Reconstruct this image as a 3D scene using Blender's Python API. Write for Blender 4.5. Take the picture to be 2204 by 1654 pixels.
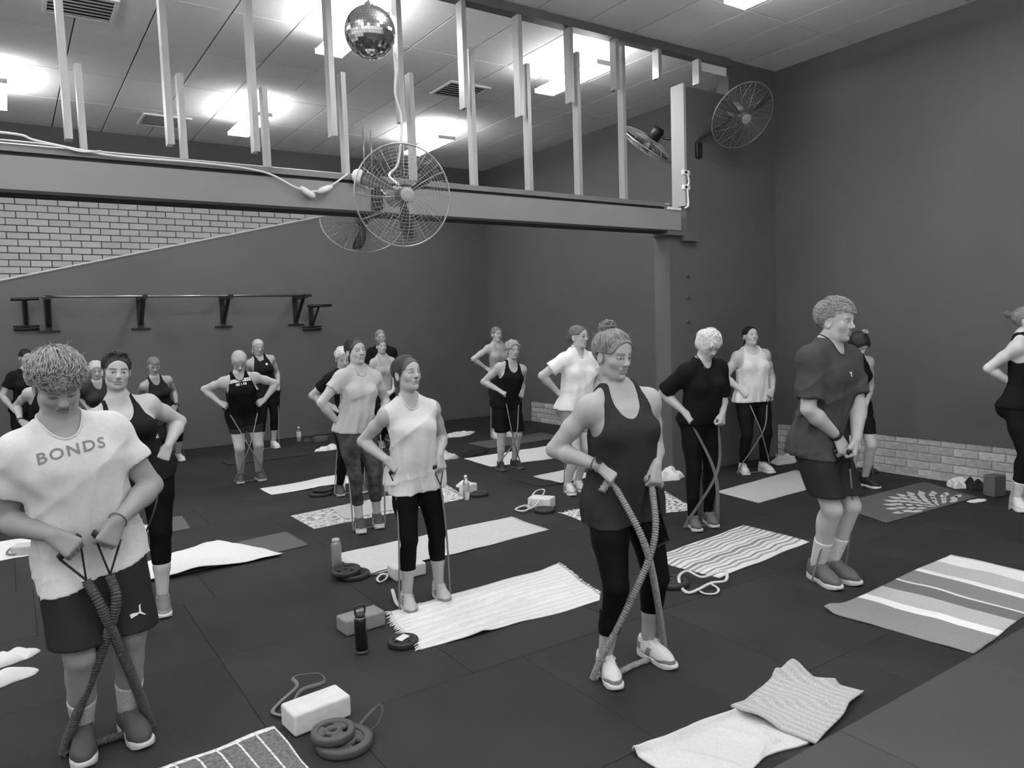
import bpy, bmesh, math, random
import numpy as np
from mathutils import Vector, Matrix, Quaternion
from mathutils.bvhtree import BVHTree

for o in list(bpy.data.objects):
    bpy.data.objects.remove(o, do_unlink=True)
scene = bpy.context.scene
COL = scene.collection

# ------------------------------------------------------------------ camera
EYE = 1.74
F_PX, IMG_W, IMG_H = 1610.0, 2204.0, 1654.0
YAW, PITCH, ROLL = math.radians(33.874), math.radians(4.505), math.radians(-1.869)
fwd = Vector((math.sin(YAW)*math.cos(PITCH), math.cos(YAW)*math.cos(PITCH), -math.sin(PITCH)))
rgt = Vector((math.cos(YAW), -math.sin(YAW), 0.0))
upv = rgt.cross(fwd)
cr = rgt*math.cos(ROLL) + upv*math.sin(ROLL)
cu = -rgt*math.sin(ROLL) + upv*math.cos(ROLL)
cam_data = bpy.data.cameras.new('camera')
cam_data.sensor_fit = 'HORIZONTAL'
cam_data.sensor_width = 36.0
cam_data.lens = 36.0*F_PX/IMG_W
cam_data.clip_start = 0.05
cam = bpy.data.objects.new('camera', cam_data)
COL.objects.link(cam)
m3 = Matrix((cr, cu, -fwd)).transposed()
cam.matrix_world = Matrix.Translation((0, 0, EYE)) @ m3.to_4x4()
scene.camera = cam

# ------------------------------------------------------------------ world and exposure
world = bpy.data.worlds.new('world')
scene.world = world
world.use_nodes = True
world.node_tree.nodes['Background'].inputs[0].default_value = (0.5, 0.5, 0.5, 1)
world.node_tree.nodes['Background'].inputs[1].default_value = 0.03
PANEL_STRENGTH = 33.0
scene.view_settings.view_transform = 'Standard'
scene.view_settings.look = 'None'
scene.view_settings.exposure = 0.0
scene.view_settings.gamma = 1.0
scene.view_settings.use_curve_mapping = False

# ------------------------------------------------------------------ helpers
def tag(o, label=None, cat=None, group=None, kind=None):
    if label: o['label'] = label
    if cat: o['category'] = cat
    if group: o['group'] = group
    if kind: o['kind'] = kind
    return o

def empty(name, loc=(0, 0, 0), rz=0.0, parent=None):
    o = bpy.data.objects.new(name, None)
    o.empty_display_size = 0.05
    COL.objects.link(o)
    o.location = loc
    o.rotation_euler = (0, 0, rz)
    if parent: o.parent = parent
    return o

def link(name, mesh, mat=None, parent=None, loc=None):
    o = bpy.data.objects.new(name, mesh)
    COL.objects.link(o)
    if mat is not None and not mesh.materials: mesh.materials.append(mat)
    if parent is not None: o.parent = parent
    if loc is not None: o.location = loc
    return o

def bm_mesh(bm, name='mesh', smooth=False):
    me = bpy.data.meshes.new(name)
    bm.normal_update()
    bm.to_mesh(me); bm.free()
    if smooth:
        me.polygons.foreach_set('use_smooth', [True]*len(me.polygons))
    return me

def np_mesh(V, F, name='mesh', smooth=True):
    """V (n,3) array, F (m,4) quads array"""
    me = bpy.data.meshes.new(name)
    V = np.ascontiguousarray(V, dtype=np.float32); F = np.ascontiguousarray(F, dtype=np.int32)
    n, k = F.shape
    me.vertices.add(len(V)); me.vertices.foreach_set('co', V.ravel())
    me.loops.add(n*k); me.loops.foreach_set('vertex_index', F.ravel())
    me.polygons.add(n)
    me.polygons.foreach_set('loop_start', np.arange(0, n*k, k, dtype=np.int32))
    me.polygons.foreach_set('loop_total', np.full(n, k, dtype=np.int32))
    me.polygons.foreach_set('use_smooth', np.full(n, smooth, dtype=bool))
    me.update(calc_edges=True)
    return me

def add_box(bm, x0, x1, y0, y1, z0, z1, M=None):
    v = [bm.verts.new(p) for p in ((x0,y0,z0),(x1,y0,z0),(x1,y1,z0),(x0,y1,z0),(x0,y0,z1),(x1,y0,z1),(x1,y1,z1),(x0,y1,z1))]
    if M is not None:
        for q in v: q.co = M @ q.co
    for f in ((0,3,2,1),(4,5,6,7),(0,1,5,4),(1,2,6,5),(2,3,7,6),(3,0,4,7)):
        bm.faces.new([v[i] for i in f])
    return v

def bevel(bm, w, seg=2):
    bmesh.ops.bevel(bm, geom=list(bm.edges), offset=w, segments=seg, affect='EDGES', profile=0.5)

def box_mesh(sx, sy, sz, bw=0.0, seg=2, name='box'):
    bm = bmesh.new(); add_box(bm, -sx/2, sx/2, -sy/2, sy/2, 0, sz)
    if bw: bevel(bm, bw, seg)
    return bm_mesh(bm, name)

def box_obj(name, x0, x1, y0, y1, z0, z1, mat, parent=None, bw=0.0):
    """a box whose origin is its base centre"""
    me = box_mesh(x1-x0, y1-y0, z1-z0, bw, 1, name)
    return link(name, me, mat, parent, ((x0+x1)/2, (y0+y1)/2, z0))

def add_lathe(bm, prof, n=32, M=None, closed=False):
    rings = []
    for r, z in prof:
        ring = []
        for i in range(n):
            a = 2*math.pi*i/n
            p = Vector((r*math.cos(a), r*math.sin(a), z))
            ring.append(bm.verts.new(M @ p if M is not None else p))
        rings.append(ring)
    for a, b in zip(rings, rings[1:]):
        for i in range(n):
            j = (i+1) % n
            bm.faces.new((a[i], a[j], b[j], b[i]))
    if not closed:
        if prof[0][0] > 1e-6: bm.faces.new(rings[0][::-1])
        if prof[-1][0] > 1e-6: bm.faces.new(rings[-1])
    else:
        a, b = rings[-1], rings[0]
        for i in range(n):
            j = (i+1) % n
            bm.faces.new((a[i], a[j], b[j], b[i]))

def add_tube(bm, pts, rad, n=8, cyc=False, flat=1.0):
    """swept tube; rad is a number or a list; flat squashes it along the second frame axis"""
    pts = [Vector(p) for p in pts]; m = len(pts)
    rings = []; prev = None
    for i, p in enumerate(pts):
        if cyc: t = pts[(i+1) % m] - pts[i-1]
        else: t = pts[min(i+1, m-1)] - pts[max(i-1, 0)]
        if t.length < 1e-9: t = Vector((0, 0, 1))
        t.normalize()
        if prev is None:
            ref = Vector((0, 0, 1)) if abs(t.z) < 0.9 else Vector((1, 0, 0))
            a = t.cross(ref).normalized()
        else:
            a = (prev - t*prev.dot(t))
            a = a.normalized() if a.length > 1e-6 else t.orthogonal().normalized()
        prev = a; b = t.cross(a)
        r = rad[i] if isinstance(rad, (list, tuple)) else rad
        rings.append([bm.verts.new(p + a*(r*math.cos(2*math.pi*k/n)) + b*(r*flat*math.sin(2*math.pi*k/n))) for k in range(n)])
    seq = list(zip(rings, rings[1:])) + ([(rings[-1], rings[0])] if cyc else [])
    for A, B in seq:
        for k in range(n):
            j = (k+1) % n
            bm.faces.new((A[k], A[j], B[j], B[k]))
    if not cyc:
        bm.faces.new(rings[0][::-1]); bm.faces.new(rings[-1])

def tube_mesh(pts, rad, n=8, cyc=False, flat=1.0, name='tube'):
    bm = bmesh.new(); add_tube(bm, pts, rad, n, cyc, flat)
    return bm_mesh(bm, name, True)

def catmull(pts, k=8, cyc=False):
    pts = [Vector(p) for p in pts]; out = []; n = len(pts)
    rng = range(n) if cyc else range(n-1)
    for i in rng:
        p0 = pts[(i-1) % n] if cyc or i > 0 else pts[0]*2-pts[1]
        p1 = pts[i]; p2 = pts[(i+1) % n]
        p3 = pts[(i+2) % n] if cyc or i+2 < n else pts[-1]*2-pts[-2]
        for j in range(k):
            t = j/k
            out.append(0.5*((2*p1) + (p2-p0)*t + (2*p0-5*p1+4*p2-p3)*t*t + (3*p1-p0-3*p2+p3)*t**3))
    if not cyc: out.append(pts[-1])
    return out

# ------------------------------------------------------------------ materials (all neutral: the photograph is black and white)
MATS = {}
def mat(name, g, rough=0.6, spec=0.5, metal=0.0, var=0.0, vscale=5.0, vstretch=(1, 1, 1), bump=0.0, bscale=60.0, bstretch=(1, 1, 1),
        rnd=0.0, detail=4.0, sheen=0.0, coat=0.0, attr=None, emit=0.0, trans=0.0, ior=1.45):
    if name in MATS: return MATS[name]
    m = bpy.data.materials.new(name); m.use_nodes = True
    nt = m.node_tree; N = nt.nodes; L = nt.links
    b = N['Principled BSDF']
    b.inputs['Roughness'].default_value = rough
    b.inputs['Specular IOR Level'].default_value = spec
    b.inputs['Metallic'].default_value = metal
    b.inputs['IOR'].default_value = ior
    if sheen: b.inputs['Sheen Weight'].default_value = sheen
    if coat: b.inputs['Coat Weight'].default_value = coat
    if trans: b.inputs['Transmission Weight'].default_value = trans
    b.inputs['Base Color'].default_value = (g, g, g, 1)
    tc = N.new('ShaderNodeTexCoord')
    def noise(scale, stretch, det):
        mp = N.new('ShaderNodeMapping'); mp.inputs['Scale'].default_value = stretch
        L.new(tc.outputs['Object'], mp.inputs['Vector'])
        nz = N.new('ShaderNodeTexNoise'); nz.inputs['Scale'].default_value = scale; nz.inputs['Detail'].default_value = det
        L.new(mp.outputs['Vector'], nz.inputs['Vector'])
        return nz.outputs['Fac']
    col = None
    if attr:
        at = N.new('ShaderNodeAttribute'); at.attribute_name = attr
        col = at.outputs['Color']
    if var or rnd:
        fac = None
        if var:
            mr = N.new('ShaderNodeMapRange')
            mr.inputs['From Min'].default_value = 0.25; mr.inputs['From Max'].default_value = 0.75
            mr.inputs['To Min'].default_value = 1-var; mr.inputs['To Max'].default_value = 1+var
            L.new(noise(vscale, vstretch, detail), mr.inputs['Value']); fac = mr.outputs['Result']
        if rnd:
            oi = N.new('ShaderNodeObjectInfo')
            mr2 = N.new('ShaderNodeMapRange'); mr2.inputs['To Min'].default_value = 1-rnd; mr2.inputs['To Max'].default_value = 1+rnd
            L.new(oi.outputs['Random'], mr2.inputs['Value'])
            if fac is None: fac = mr2.outputs['Result']
            else:
                mm = N.new('ShaderNodeMath'); mm.operation = 'MULTIPLY'
                L.new(fac, mm.inputs[0]); L.new(mr2.outputs['Result'], mm.inputs[1]); fac = mm.outputs['Value']
        mx = N.new('ShaderNodeVectorMath'); mx.operation = 'SCALE'
        if col is None: mx.inputs[0].default_value = (g, g, g)
        else: L.new(col, mx.inputs[0])
        L.new(fac, mx.inputs['Scale']); col = mx.outputs['Vector']
    if col is not None: L.new(col, b.inputs['Base Color'])
    if bump:
        bp = N.new('ShaderNodeBump'); bp.inputs['Strength'].default_value = bump; bp.inputs['Distance'].default_value = 0.01
        L.new(noise(bscale, bstretch, 5.0), bp.inputs['Height']); L.new(bp.outputs['Normal'], b.inputs['Normal'])
    if emit:
        b.inputs['Emission Color'].default_value = (1, 1, 1, 1); b.inputs['Emission Strength'].default_value = emit
    MATS[name] = m
    return m
# ================================================================== the room
random.seed(4)
CEIL = 4.68
XR, XB, YB, YP = 7.90, 7.75, 12.30, 5.83      # right wall, back-right wall, back wall, beam line
m_wall = mat('wall_paint', 0.106, 0.55, 0.4, var=0.10, vscale=0.9, bump=0.04, bscale=120)
m_wall2 = mat('wall_paint_back', 0.125, 0.5, 0.4, var=0.10, vscale=0.8, bump=0.04, bscale=120)
m_tile = mat('rubber_tile', 0.027, 0.68, 0.28, var=0.22, vscale=1.7, bump=0.15, bscale=220, rnd=0.10)
m_gap = mat('dark_gap', 0.012, 0.9)
m_stage = mat('stage_rubber', 0.062, 0.6, 0.35, var=0.10, vscale=1.5, bump=0.12, bscale=220, rnd=0.03)
m_ceil = mat('ceiling_tile', 0.86, 0.9, 0.2, var=0.03, vscale=8, bump=0.05, bscale=300, rnd=0.03)
m_bar = mat('ceiling_grid', 0.30, 0.6)
m_panel = mat('light_panel', 0.9, 0.5, emit=PANEL_STRENGTH)
m_upfill = mat('upfill_glow', 0.9, 0.5, emit=PANEL_STRENGTH*.30)  # glow added on top of the fixtures to brighten the ceiling
m_wallf = mat('wall_paint_bounce', 0.8, 0.6)  # unseen left and front walls, made white to bounce light back
m_steel = mat('galvanised_steel', 0.36, 0.42, 0.5, metal=0.35, var=0.12, vscale=14, vstretch=(1, 1, .15))
m_endch = mat('end_channel_paint', 0.34, 0.6, 0.3)
m_plate2 = mat('channel_steel', 0.20, 0.5, 0.4, metal=0.2, var=0.08, vscale=6)
m_beam = mat('beam_paint', 0.25, 0.5, 0.4, var=0.05, vscale=3)
m_beamdark = mat('beam_flange_gap_shade', 0.02, 0.7)  # dark flange colour, also the painted shade of the gap
m_brick = mat('painted_brick', 0.40, 0.7, 0.3, var=0.10, vscale=9, bump=0.25, bscale=70, rnd=0.08)
m_mortar = mat('brick_mortar', 0.07, 0.9)
m_brickl = mat('bare_brick', 0.46, 0.85, 0.2, var=0.28, vscale=14, bump=0.4, bscale=60, rnd=0.20)
m_mortarl = mat('pale_mortar', 0.58, 0.95, var=0.2, vscale=20)
m_trimw = mat('trim_white', 0.62, 0.5)
m_black = mat('black_metal', 0.012, 0.4, 0.5)
m_chrome = mat('bar_steel', 0.30, 0.3, metal=0.9)
m_white = mat('white_plastic', 0.75, 0.4)
m_post = mat('post_paint', 0.115, 0.5, 0.4, var=0.06, vscale=3)

def structure(o): return tag(o, kind='structure')

# ---- floor of one metre rubber tiles
fl_o = empty('floor'); structure(fl_o)
box_obj('floor_slab', -4.0, XR, -3.2, YB, -0.12, -0.022, m_gap, fl_o)
tile_me = box_mesh(0.998, 0.998, 0.02, 0.0012, 1, 'rubber_tile')
for i in range(-4, 8):
    for j in range(-2, 9):
        x, y = 0.33+i+(0, .2, .45, .1, .6, .3)[(j+6) % 6 if j != 1 else 0], 4.16+j-0.5
        if j == 2: x = 0.53+i
        x0, x1, y0, y1 = x-.499, x+.499, y-.499, y+.499
        if x0 > XR or y1 < 1.0: continue
        if x1 > XR or y1 > YB:
            x1 = min(x1, XR); y1 = min(y1, YB)
            if x1-x0 < .05 or y1-y0 < .05: continue
            box_obj('rubber_tile', x0, x1, y0, y1, -0.02, 0.0, m_tile, fl_o, 0.003)
        else:
            link('rubber_tile', tile_me, m_tile, fl_o, (x, y, -0.0206+random.random()*0.0006))

# ---- low stage the photograph is taken from
st = empty('stage_platform', (3.5, 0, 0))
tag(st, 'low grey rubber-topped platform at the lower right corner', 'platform')
SZ, SY = 0.12, 1.64
box_obj('platform_base', -7.4, 4.36, -3.1, SY-0.004, 0, SZ-0.02, m_gap, st)
for i in range(-7, 5):
    for j in range(0, 4):
        x0, y1 = i*1.0+0.09, SY-j*1.2
        x1 = min(x0+.996, 4.36); y0 = max(y1-1.196, -3.1)
        if x1-x0 < .05: continue
        box_obj('rubber_sheet', x0, x1, y0, y1, SZ-0.02, SZ, m_stage, st, 0.002)

# ---- walls
wb = box_obj('wall_back', -4.0, XB+.2, YB, YB+.2, 0, CEIL, m_mortar); structure(wb)
wbr = box_obj('wall_back_right', XB+.012, XB+.25, 6.02, YB+.1, 0, CEIL, m_mortarl); structure(wbr)
wr = box_obj('wall_right', XR+.012, XR+.2, -3.2, YP+.03, 0, CEIL, m_mortarl); structure(wr)
wl = box_obj('wall_left', -4.2, -4.0, -3.2, YB, 0, CEIL, m_wallf); structure(wl)
wf = box_obj('wall_front', -4.0, XR, -3.4, -3.2, 0, CEIL, m_wallf); structure(wf)
# sheeting over brick
def child_box(parent, name, x0, x1, y0, y1, z0, z1, mt, bw=0.0):
    o = box_obj(name, x0, x1, y0, y1, z0, z1, mt, None, bw)
    o.parent = parent; o.matrix_parent_inverse = Matrix.Translation(-Vector(parent.location))
    return o
child_box(wr, 'wall_sheet', XR-.012, XR+.012, -3.2, YP+.03, 0.41, CEIL, m_wall)
child_box(wbr, 'wall_sheet', XB-.012, XB+.012, 6.02, YB, 0.37, CEIL, m_wall2)
child_box(wbr, 'wall_sheet', XB-.012, XB+.012, 10.95, YB, 0.0, 0.37, m_wall2)
child_box(wr, 'wall_sheet', XR-.012, XR+.012, -3.2, 1.0, 0.0, 0.41, m_wall)

def brick_run(parent, axis, fixed, a0, a1, z0, z1, mt, L=0.23, H=0.076, gap=0.010, proud=0.004, keep=None, depth=0.05, sgn=-1):
    shared = {}
    row = 0; z = z0
    while z < z1-0.03:
        h = min(H, z1-z-0.002)
        a = a0 - (0.5*(L+gap) if row % 2 else 0)
        while a < a1:
            s, e = max(a, a0), min(a+L, a1)
            if e-s > 0.03 and (keep is None or keep(s, e, z, z+h)):
                key = (round(e-s, 3), round(h, 3))
                if key not in shared:
                    shared[key] = box_mesh(key[0], depth, key[1], 0.005, 1, 'brick') if axis == 'x' else box_mesh(depth, key[0], key[1], 0.005, 1, 'brick')
                pr = proud + random.uniform(-.002, .002)
                loc = ((s+e)/2, fixed+sgn*pr+depth/2*(-sgn), z) if axis == 'x' else (fixed+sgn*pr+depth/2*(-sgn), (s+e)/2, z)
                o = link('brick', shared[key], mt, None, loc)
                o.parent = parent; o.matrix_parent_inverse = Matrix.Translation(-Vector(parent.location))
            a += L+gap
        z += H+gap; row += 1
brick_run(wr, 'y', XR+.002, 1.0, YP+.02, 0.0, 0.41, m_brickl)
brick_run(wbr, 'y', XB+.002, 6.1, 10.95, 0.0, 0.37, m_brickl)
# skirting strip under the bare brick
child_box(wr, 'skirting', XR-.035, XR-.012, 1.0, YP+.03, 0.0, 0.022, m_brickl)
# back wall: bricks above a raking white trim, smooth painted sheet below it
DX0, DZ0, DX1, DZ1 = -0.016, 2.56, 4.588, 3.672
dslope = (DZ1-DZ0)/(DX1-DX0)
dz = lambda x: DZ0+(x-DX0)*dslope
brick_run(wb, 'x', YB, -0.9, 5.0, 2.38, 3.83, m_brick, L=0.24, H=0.083, gap=0.011, keep=lambda s, e, z0, z1: z1 > dz(e)-0.0)
child_box(wb, 'wall_sheet', -4.0, XB+.02, YB-.02, YB+.0, 3.86, CEIL, m_wall2)
bm = bmesh.new()
pts = [(-4.0, 0), (XB, 0), (XB, 3.9), (DX0+(3.9-DZ0)/dslope, 3.9), (-4.0, dz(-4.0))]
f0 = [bm.verts.new((x, YB-.03, z)) for x, z in pts]; f1 = [bm.verts.new((x, YB+.0, z)) for x, z in pts]
bm.faces.new(f0); bm.faces.new(f1[::-1])
for i in range(5):
    j = (i+1) % 5; bm.faces.new((f0[j], f0[i], f1[i], f1[j]))
sh = link('wall_sheet', bm_mesh(bm), m_wall2); sh.parent = wb; sh.matrix_parent_inverse = Matrix.Translation(-Vector(wb.location))
bm = bmesh.new()
a, b_ = Vector((-1.4, YB-.04, dz(-1.4))), Vector((5.4, YB-.04, dz(5.4)))
add_tube(bm, [a, b_], 0.016, 4)
structure(link('trim_1', bm_mesh(bm), m_trimw))
bb = box_obj('baseboard_back', -4.0, XB-.02, YB-.05, YB-.03, 0, 0.06, m_wall2); structure(bb)

# ---- ceiling of 1200 x 600 tiles
ce = empty('ceiling', (0, 0, CEIL)); structure(ce)
box_obj('ceiling_deck', -4.0, XR+.1, -3.2, YB+.05, 0.028, 0.10, m_bar, ce)
cm = box_mesh(0.586, 1.186, 0.02, 0.002, 1, 'ceiling_tile')
PANELS = [(x, y) for x in (-2.65, 0.06, 2.82, 5.45) for y in (10.15, 6.68, 3.90, 0.7, -2.0)]
DROP = 0.20  # lamps lowered from their flush place so they light the ceiling
for i in range(-7, 14):
    for j in range(-3, 11):
        x, y = 0.13+i*0.6+.3, 0.05+j*1.2+.6
        x0, x1, y0, y1 = max(x-.293, -4.0), min(x+.293, XR), max(y-.593, -3.2), min(y+.593, YB)
        if x1-x0 < .05 or y1-y0 < .05: continue
        if x1-x0 > .58 and y1-y0 > 1.18: link('ceiling_tile', cm, m_ceil, ce, (x, y, 0.0))
        else: box_obj('ceiling_tile', x0, x1, y0, y1, 0.0, 0.02, m_ceil, ce)
for n_, (x, y) in enumerate(PANELS):
    t = empty('ceiling_light', (x, y, CEIL))
    bm = bmesh.new(); add_box(bm, -.135, .135, -.55, .55, -DROP-.045, -DROP); bevel(bm, 0.010, 2)
    link('diffuser', bm_mesh(bm), m_panel, t)
    link('added_uplight', box_mesh(.24, 1.06, .006, .002, 1), m_upfill, t, (0, 0, -DROP+.001))  # added glowing sheet, fills the ceiling with light
    cap = box_mesh(.275, .010, .049)
    for sy in (-1, 1):
        link('end_cap', cap, m_white, t, (0, sy*.556, -DROP-.047))
        link('added_hanger', tube_mesh([(0, 0, -DROP), (0, 0, 0)], .006, 6), m_white, t, (0, sy*.45, 0))  # rods added to carry the lowered lamps
    names = {(2.82, 6.68): 'bright ceiling light partly hidden behind the mirror ball', (2.82, 10.15): 'bright far ceiling light crossed by a hanging stud',
             (5.45, 10.15): 'bright far ceiling light just above the caged fan on the beam', (5.45, 6.68): 'long bright ceiling light crossed by studs near the right end of the frame',
             (5.45, 3.90): 'bright ceiling light cut by the top edge of the photo, right of the stud frame', (0.06, 10.15): 'bright ceiling light at the left edge of the photo'}
    tag(t, names.get((x, y), 'bright ceiling light beyond the edge of the photo'), 'ceiling light', 'ceiling lights')
def vent(px, py, sx, sy, label):
    t = empty('ceiling_vent', (px, py, CEIL)); tag(t, label, 'vent', 'ceiling vents')
    bm = bmesh.new()
    for a0, a1, b0, b1 in ((-sx, sx, -sy, -sy+.03), (-sx, sx, sy-.03, sy), (-sx, -sx+.03, -sy+.03, sy-.03), (sx-.03, sx, -sy+.03, sy-.03)):
        add_box(bm, a0, a1, b0, b1, -0.02, 0)
    link('frame', bm_mesh(bm), m_ceil, t)
    k = 7
    sl = box_mesh(2*sx-.06, 0.02, 0.012)
    for i in range(k):
        o = link('slat', sl, m_bar, t, (0, -sy+.06+(2*sy-.12)*i/(k-1), -0.016)); o.rotation_euler = (0.6, 0, 0)
    link('backing', box_mesh(2*sx-.06, 2*sy-.06, 0.002), m_gap, t, (0, 0, -0.003))
vent(0.75, 7.75, .28, .28, 'slatted ceiling vent at the top left above the first stud')
vent(4.9, 8.25, .28, .28, 'slatted ceiling vent left of the long ceiling light')
vent(2.0, 11.3, .3, .3, 'slatted ceiling vent near the far wall beside the left light')

# ---- pier at the right end of the beam
wp = box_obj('wall_pier', 6.08, XR, YP+.03, YP+.25, 0, 2.70, m_wall); structure(wp)
child_box(wp, 'upper_pier', 6.33, XR, YP+.03, YP+.20, 2.70, 4.28, m_wall)
child_box(wp, 'upper_pier', 7.05, XR, YP+.03, YP+.20, 4.28, CEIL, m_wall)
child_box(wp, 'end_channel', 6.30, 6.335, YP+.02, YP+.21, 2.99, 4.31, m_endch)
child_box(wp, 'pier_reveal', 6.055, 6.085, YP+.03, YP+.26, 0, 2.68, m_post)
child_box(wp, 'beam_seat', 5.98, 6.45, YP-.03, YP+.24, 2.655, 2.70, m_post)
child_box(wp, 'beam_seat_lip', 6.22, 6.46, YP-.035, YP+.03, 2.60, 2.655, m_post)
for i, z in enumerate((2.221, 1.985, 1.718)):
    t = empty('wall_hook', (6.33, YP+.03, z))
    tag(t, ('topmost', 'middle', 'lowest')[i]+' of the three small bolts on the pier wall', 'bolt', 'pier bolts')
    bm = bmesh.new(); add_lathe(bm, [(.022, 0), (.022, .006), (.012, .010), (.012, .035), (.015, .035), (.015, .045)], 12, Matrix.Rotation(math.pi/2, 4, 'X'))
    link('bolt', bm_mesh(bm), m_chrome, t)

# ---- beam
be = empty('support_beam', (1.1, YP+.10, 2.69)); tag(be, 'long grey painted beam spanning the opening above the class', 'beam')
def be_box(name, x0, x1, y0, y1, z0, z1, mt, bw=0.0):
    o = box_obj(name, x0, x1, y0, y1, z0, z1, mt, None, bw); o.parent = be; o.matrix_parent_inverse = Matrix.Translation(-Vector(be.location))
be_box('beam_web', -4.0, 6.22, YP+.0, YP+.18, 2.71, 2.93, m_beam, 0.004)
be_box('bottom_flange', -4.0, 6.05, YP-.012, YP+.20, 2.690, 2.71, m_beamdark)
be_box('painted_gap_shade', -4.0, 5.97, YP+.015, YP+.16, 2.93, 2.955, m_beamdark)  # dark strip paints the shade in the gap under the plate
be_box('end_bracket', 6.0, 6.2, YP-.02, YP-.0, 2.93, 2.955, m_white)

# ---- metal stud frame left standing on the beam
wfm = empty('stud_frame', (1.1, YP+.06, 2.955)); tag(wfm, 'stripped wall frame of metal studs standing on the beam', 'stud frame')
def stud_mesh(h, w=0.092, d=0.045, t=0.004):
    bm = bmesh.new()
    add_box(bm, -d/2, -d/2+t, -w/2, w/2, 0, h)
    add_box(bm, -d/2+t, d/2, -w/2, -w/2+t, 0, h); add_box(bm, -d/2+t, d/2, w/2-t, w/2, 0, h)
    add_box(bm, d/2-t, d/2, -w/2+t, -w/2+.016, 0, h); add_box(bm, d/2-t, d/2, w/2-.016, w/2-t, 0, h)
    return bm_mesh(bm, 'stud')
def into(o, parent):
    o.parent = parent; o.matrix_parent_inverse = Matrix.Translation(-Vector(parent.location)); return o
into(box_obj('sole_plate', -4.0, 5.97, YP-.005, YP+.12, 2.955, 3.0, m_plate2), wfm)
hp = into(box_obj('header_plate', -4.0, 7.05, YP-.01, YP+.11, CEIL-.085, CEIL-.005, m_post), wfm)
upper = [(-.76, 3.07), (-.16, 3.07), (.44, 3.07), (1.07, 3.10), (1.67, 3.11), (2.29, 3.295), (2.90, 3.48), (3.53, 3.675), (4.13, 3.68), (4.735, 3.885), (5.33, 4.095), (5.93, 4.30), (6.545, 4.33)]
lower = [(-.70, 3.57), (-.10, 3.57), (.515, 3.575), (1.15, 3.61), (1.745, 3.61), (2.38, 3.81), (2.99, 3.90), (3.60, 4.21), (4.215, 4.175), (4.82, 4.385), (5.42, 4.62)]
for x, z in upper:
    into(link('hanging_stud', stud_mesh(CEIL-.08-z), m_steel, None, (x, YP+.045, z)), wfm)
for x, z in lower:
    into(link('standing_stud', stud_mesh(z-3.0, 0.085, 0.04), m_steel, None, (x+.01, YP+.06, 3.0)), wfm)
into(link('conduit', tube_mesh([(-4, YP+.17, 3.04), (6.2, YP+.17, 3.02)], 0.013, 8), m_white), wfm)
into(box_obj('ceiling_glimpse_panel', 6.56, 7.05, YP+.06, YP+.075, 4.50, 4.60, m_ceil), wfm)  # pale panel standing in for ceiling seen through the opening
# ================================================================== implicit-surface modelling
BIG = 0.25
def nrm(v):
    v = np.asarray(v, float); return v/max(np.linalg.norm(v), 1e-9)

class Grid:
    def __init__(self, lo, hi, h):
        self.lo = np.asarray(lo, float); self.h = h
        self.n = np.maximum(np.ceil((np.asarray(hi, float)-self.lo)/h).astype(int)+1, 3)
    def sl(self, lo, hi):
        a = np.clip(np.floor((np.asarray(lo)-self.lo)/self.h).astype(int), 0, self.n)
        b = np.clip(np.ceil((np.asarray(hi)-self.lo)/self.h).astype(int)+1, 0, self.n)
        return a, b
    def pts(self, a, b):
        ax = [self.lo[i]+self.h*np.arange(a[i], b[i]) for i in range(3)]
        return np.stack(np.meshgrid(*ax, indexing='ij'), -1)
    def all(self): return self.pts(np.zeros(3, int), self.n)
    def field(self): return np.full(self.n, BIG, np.float32)

def smin(a, b, k):
    if k <= 0: return np.minimum(a, b)
    h = np.maximum(k-np.abs(a-b), 0)/k
    return np.minimum(a, b)-h*h*k*0.25
def smax(a, b, k): return -smin(-a, -b, k)

# primitives are (bbox_lo, bbox_hi, fn(P), k, op)
def cone(a, b, ra, rb, k=.02, op='+'):
    a = np.asarray(a, float); b = np.asarray(b, float); ba = b-a; L2 = max(ba@ba, 1e-9)
    def fn(P):
        q = P-a; t = np.clip((q@ba)/L2, 0, 1)
        return np.linalg.norm(q-t[..., None]*ba, axis=-1)-(ra+(rb-ra)*t)
    R = max(ra, rb)
    return (np.minimum(a-R, b-R), np.maximum(a+R, b+R), fn, k, op)

def ell(c, r, R=None, k=.02, op='+'):
    """ellipsoid, R rows = local axes in world"""
    c = np.asarray(c, float); r = np.asarray(r, float)
    def fn(P):
        q = P-c
        if R is not None: q = q@R.T
        k0 = np.linalg.norm(q/r, axis=-1); k1 = np.linalg.norm(q/(r*r), axis=-1)
        return k0*(k0-1)/np.maximum(k1, 1e-6)
    m = np.max(r)
    return (c-m, c+m, fn, k, op)

def loft(o, R, ts, a, b, c, k=.02, op='+', p=2.3):
    """stack of super-ellipses along local z (R rows: right, forward, up)"""
    o = np.asarray(o, float); ts = np.asarray(ts, float)
    a, b, c = (np.asarray(x, float) for x in (a, b, c))
    def fn(P):
        q = (P-o)@R.T; t = q[..., 2]; tc = np.clip(t, ts[0], ts[-1])
        A = np.interp(tc, ts, a); B = np.interp(tc, ts, b); Cc = np.interp(tc, ts, c)
        u = np.abs(q[..., 0]/A); v = np.abs((q[..., 1]-Cc)/B)
        rho = (u**p+v**p)**(1/p)
        d = (rho-1)*np.minimum(A, B)*np.where(rho > 1, 1.15, 1.0)
        e = np.abs(t-tc)
        return np.where(e > 0, np.sqrt(np.maximum(d, 0)**2+e**2)+np.minimum(d, 0)*(e < .004), d)
    m = max(a.max(), b.max()+np.abs(c).max())
    e0 = o+R[2]*ts[0]; e1 = o+R[2]*ts[-1]
    return (np.minimum(e0, e1)-m, np.maximum(e0, e1)+m, fn, k, op)

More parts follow.
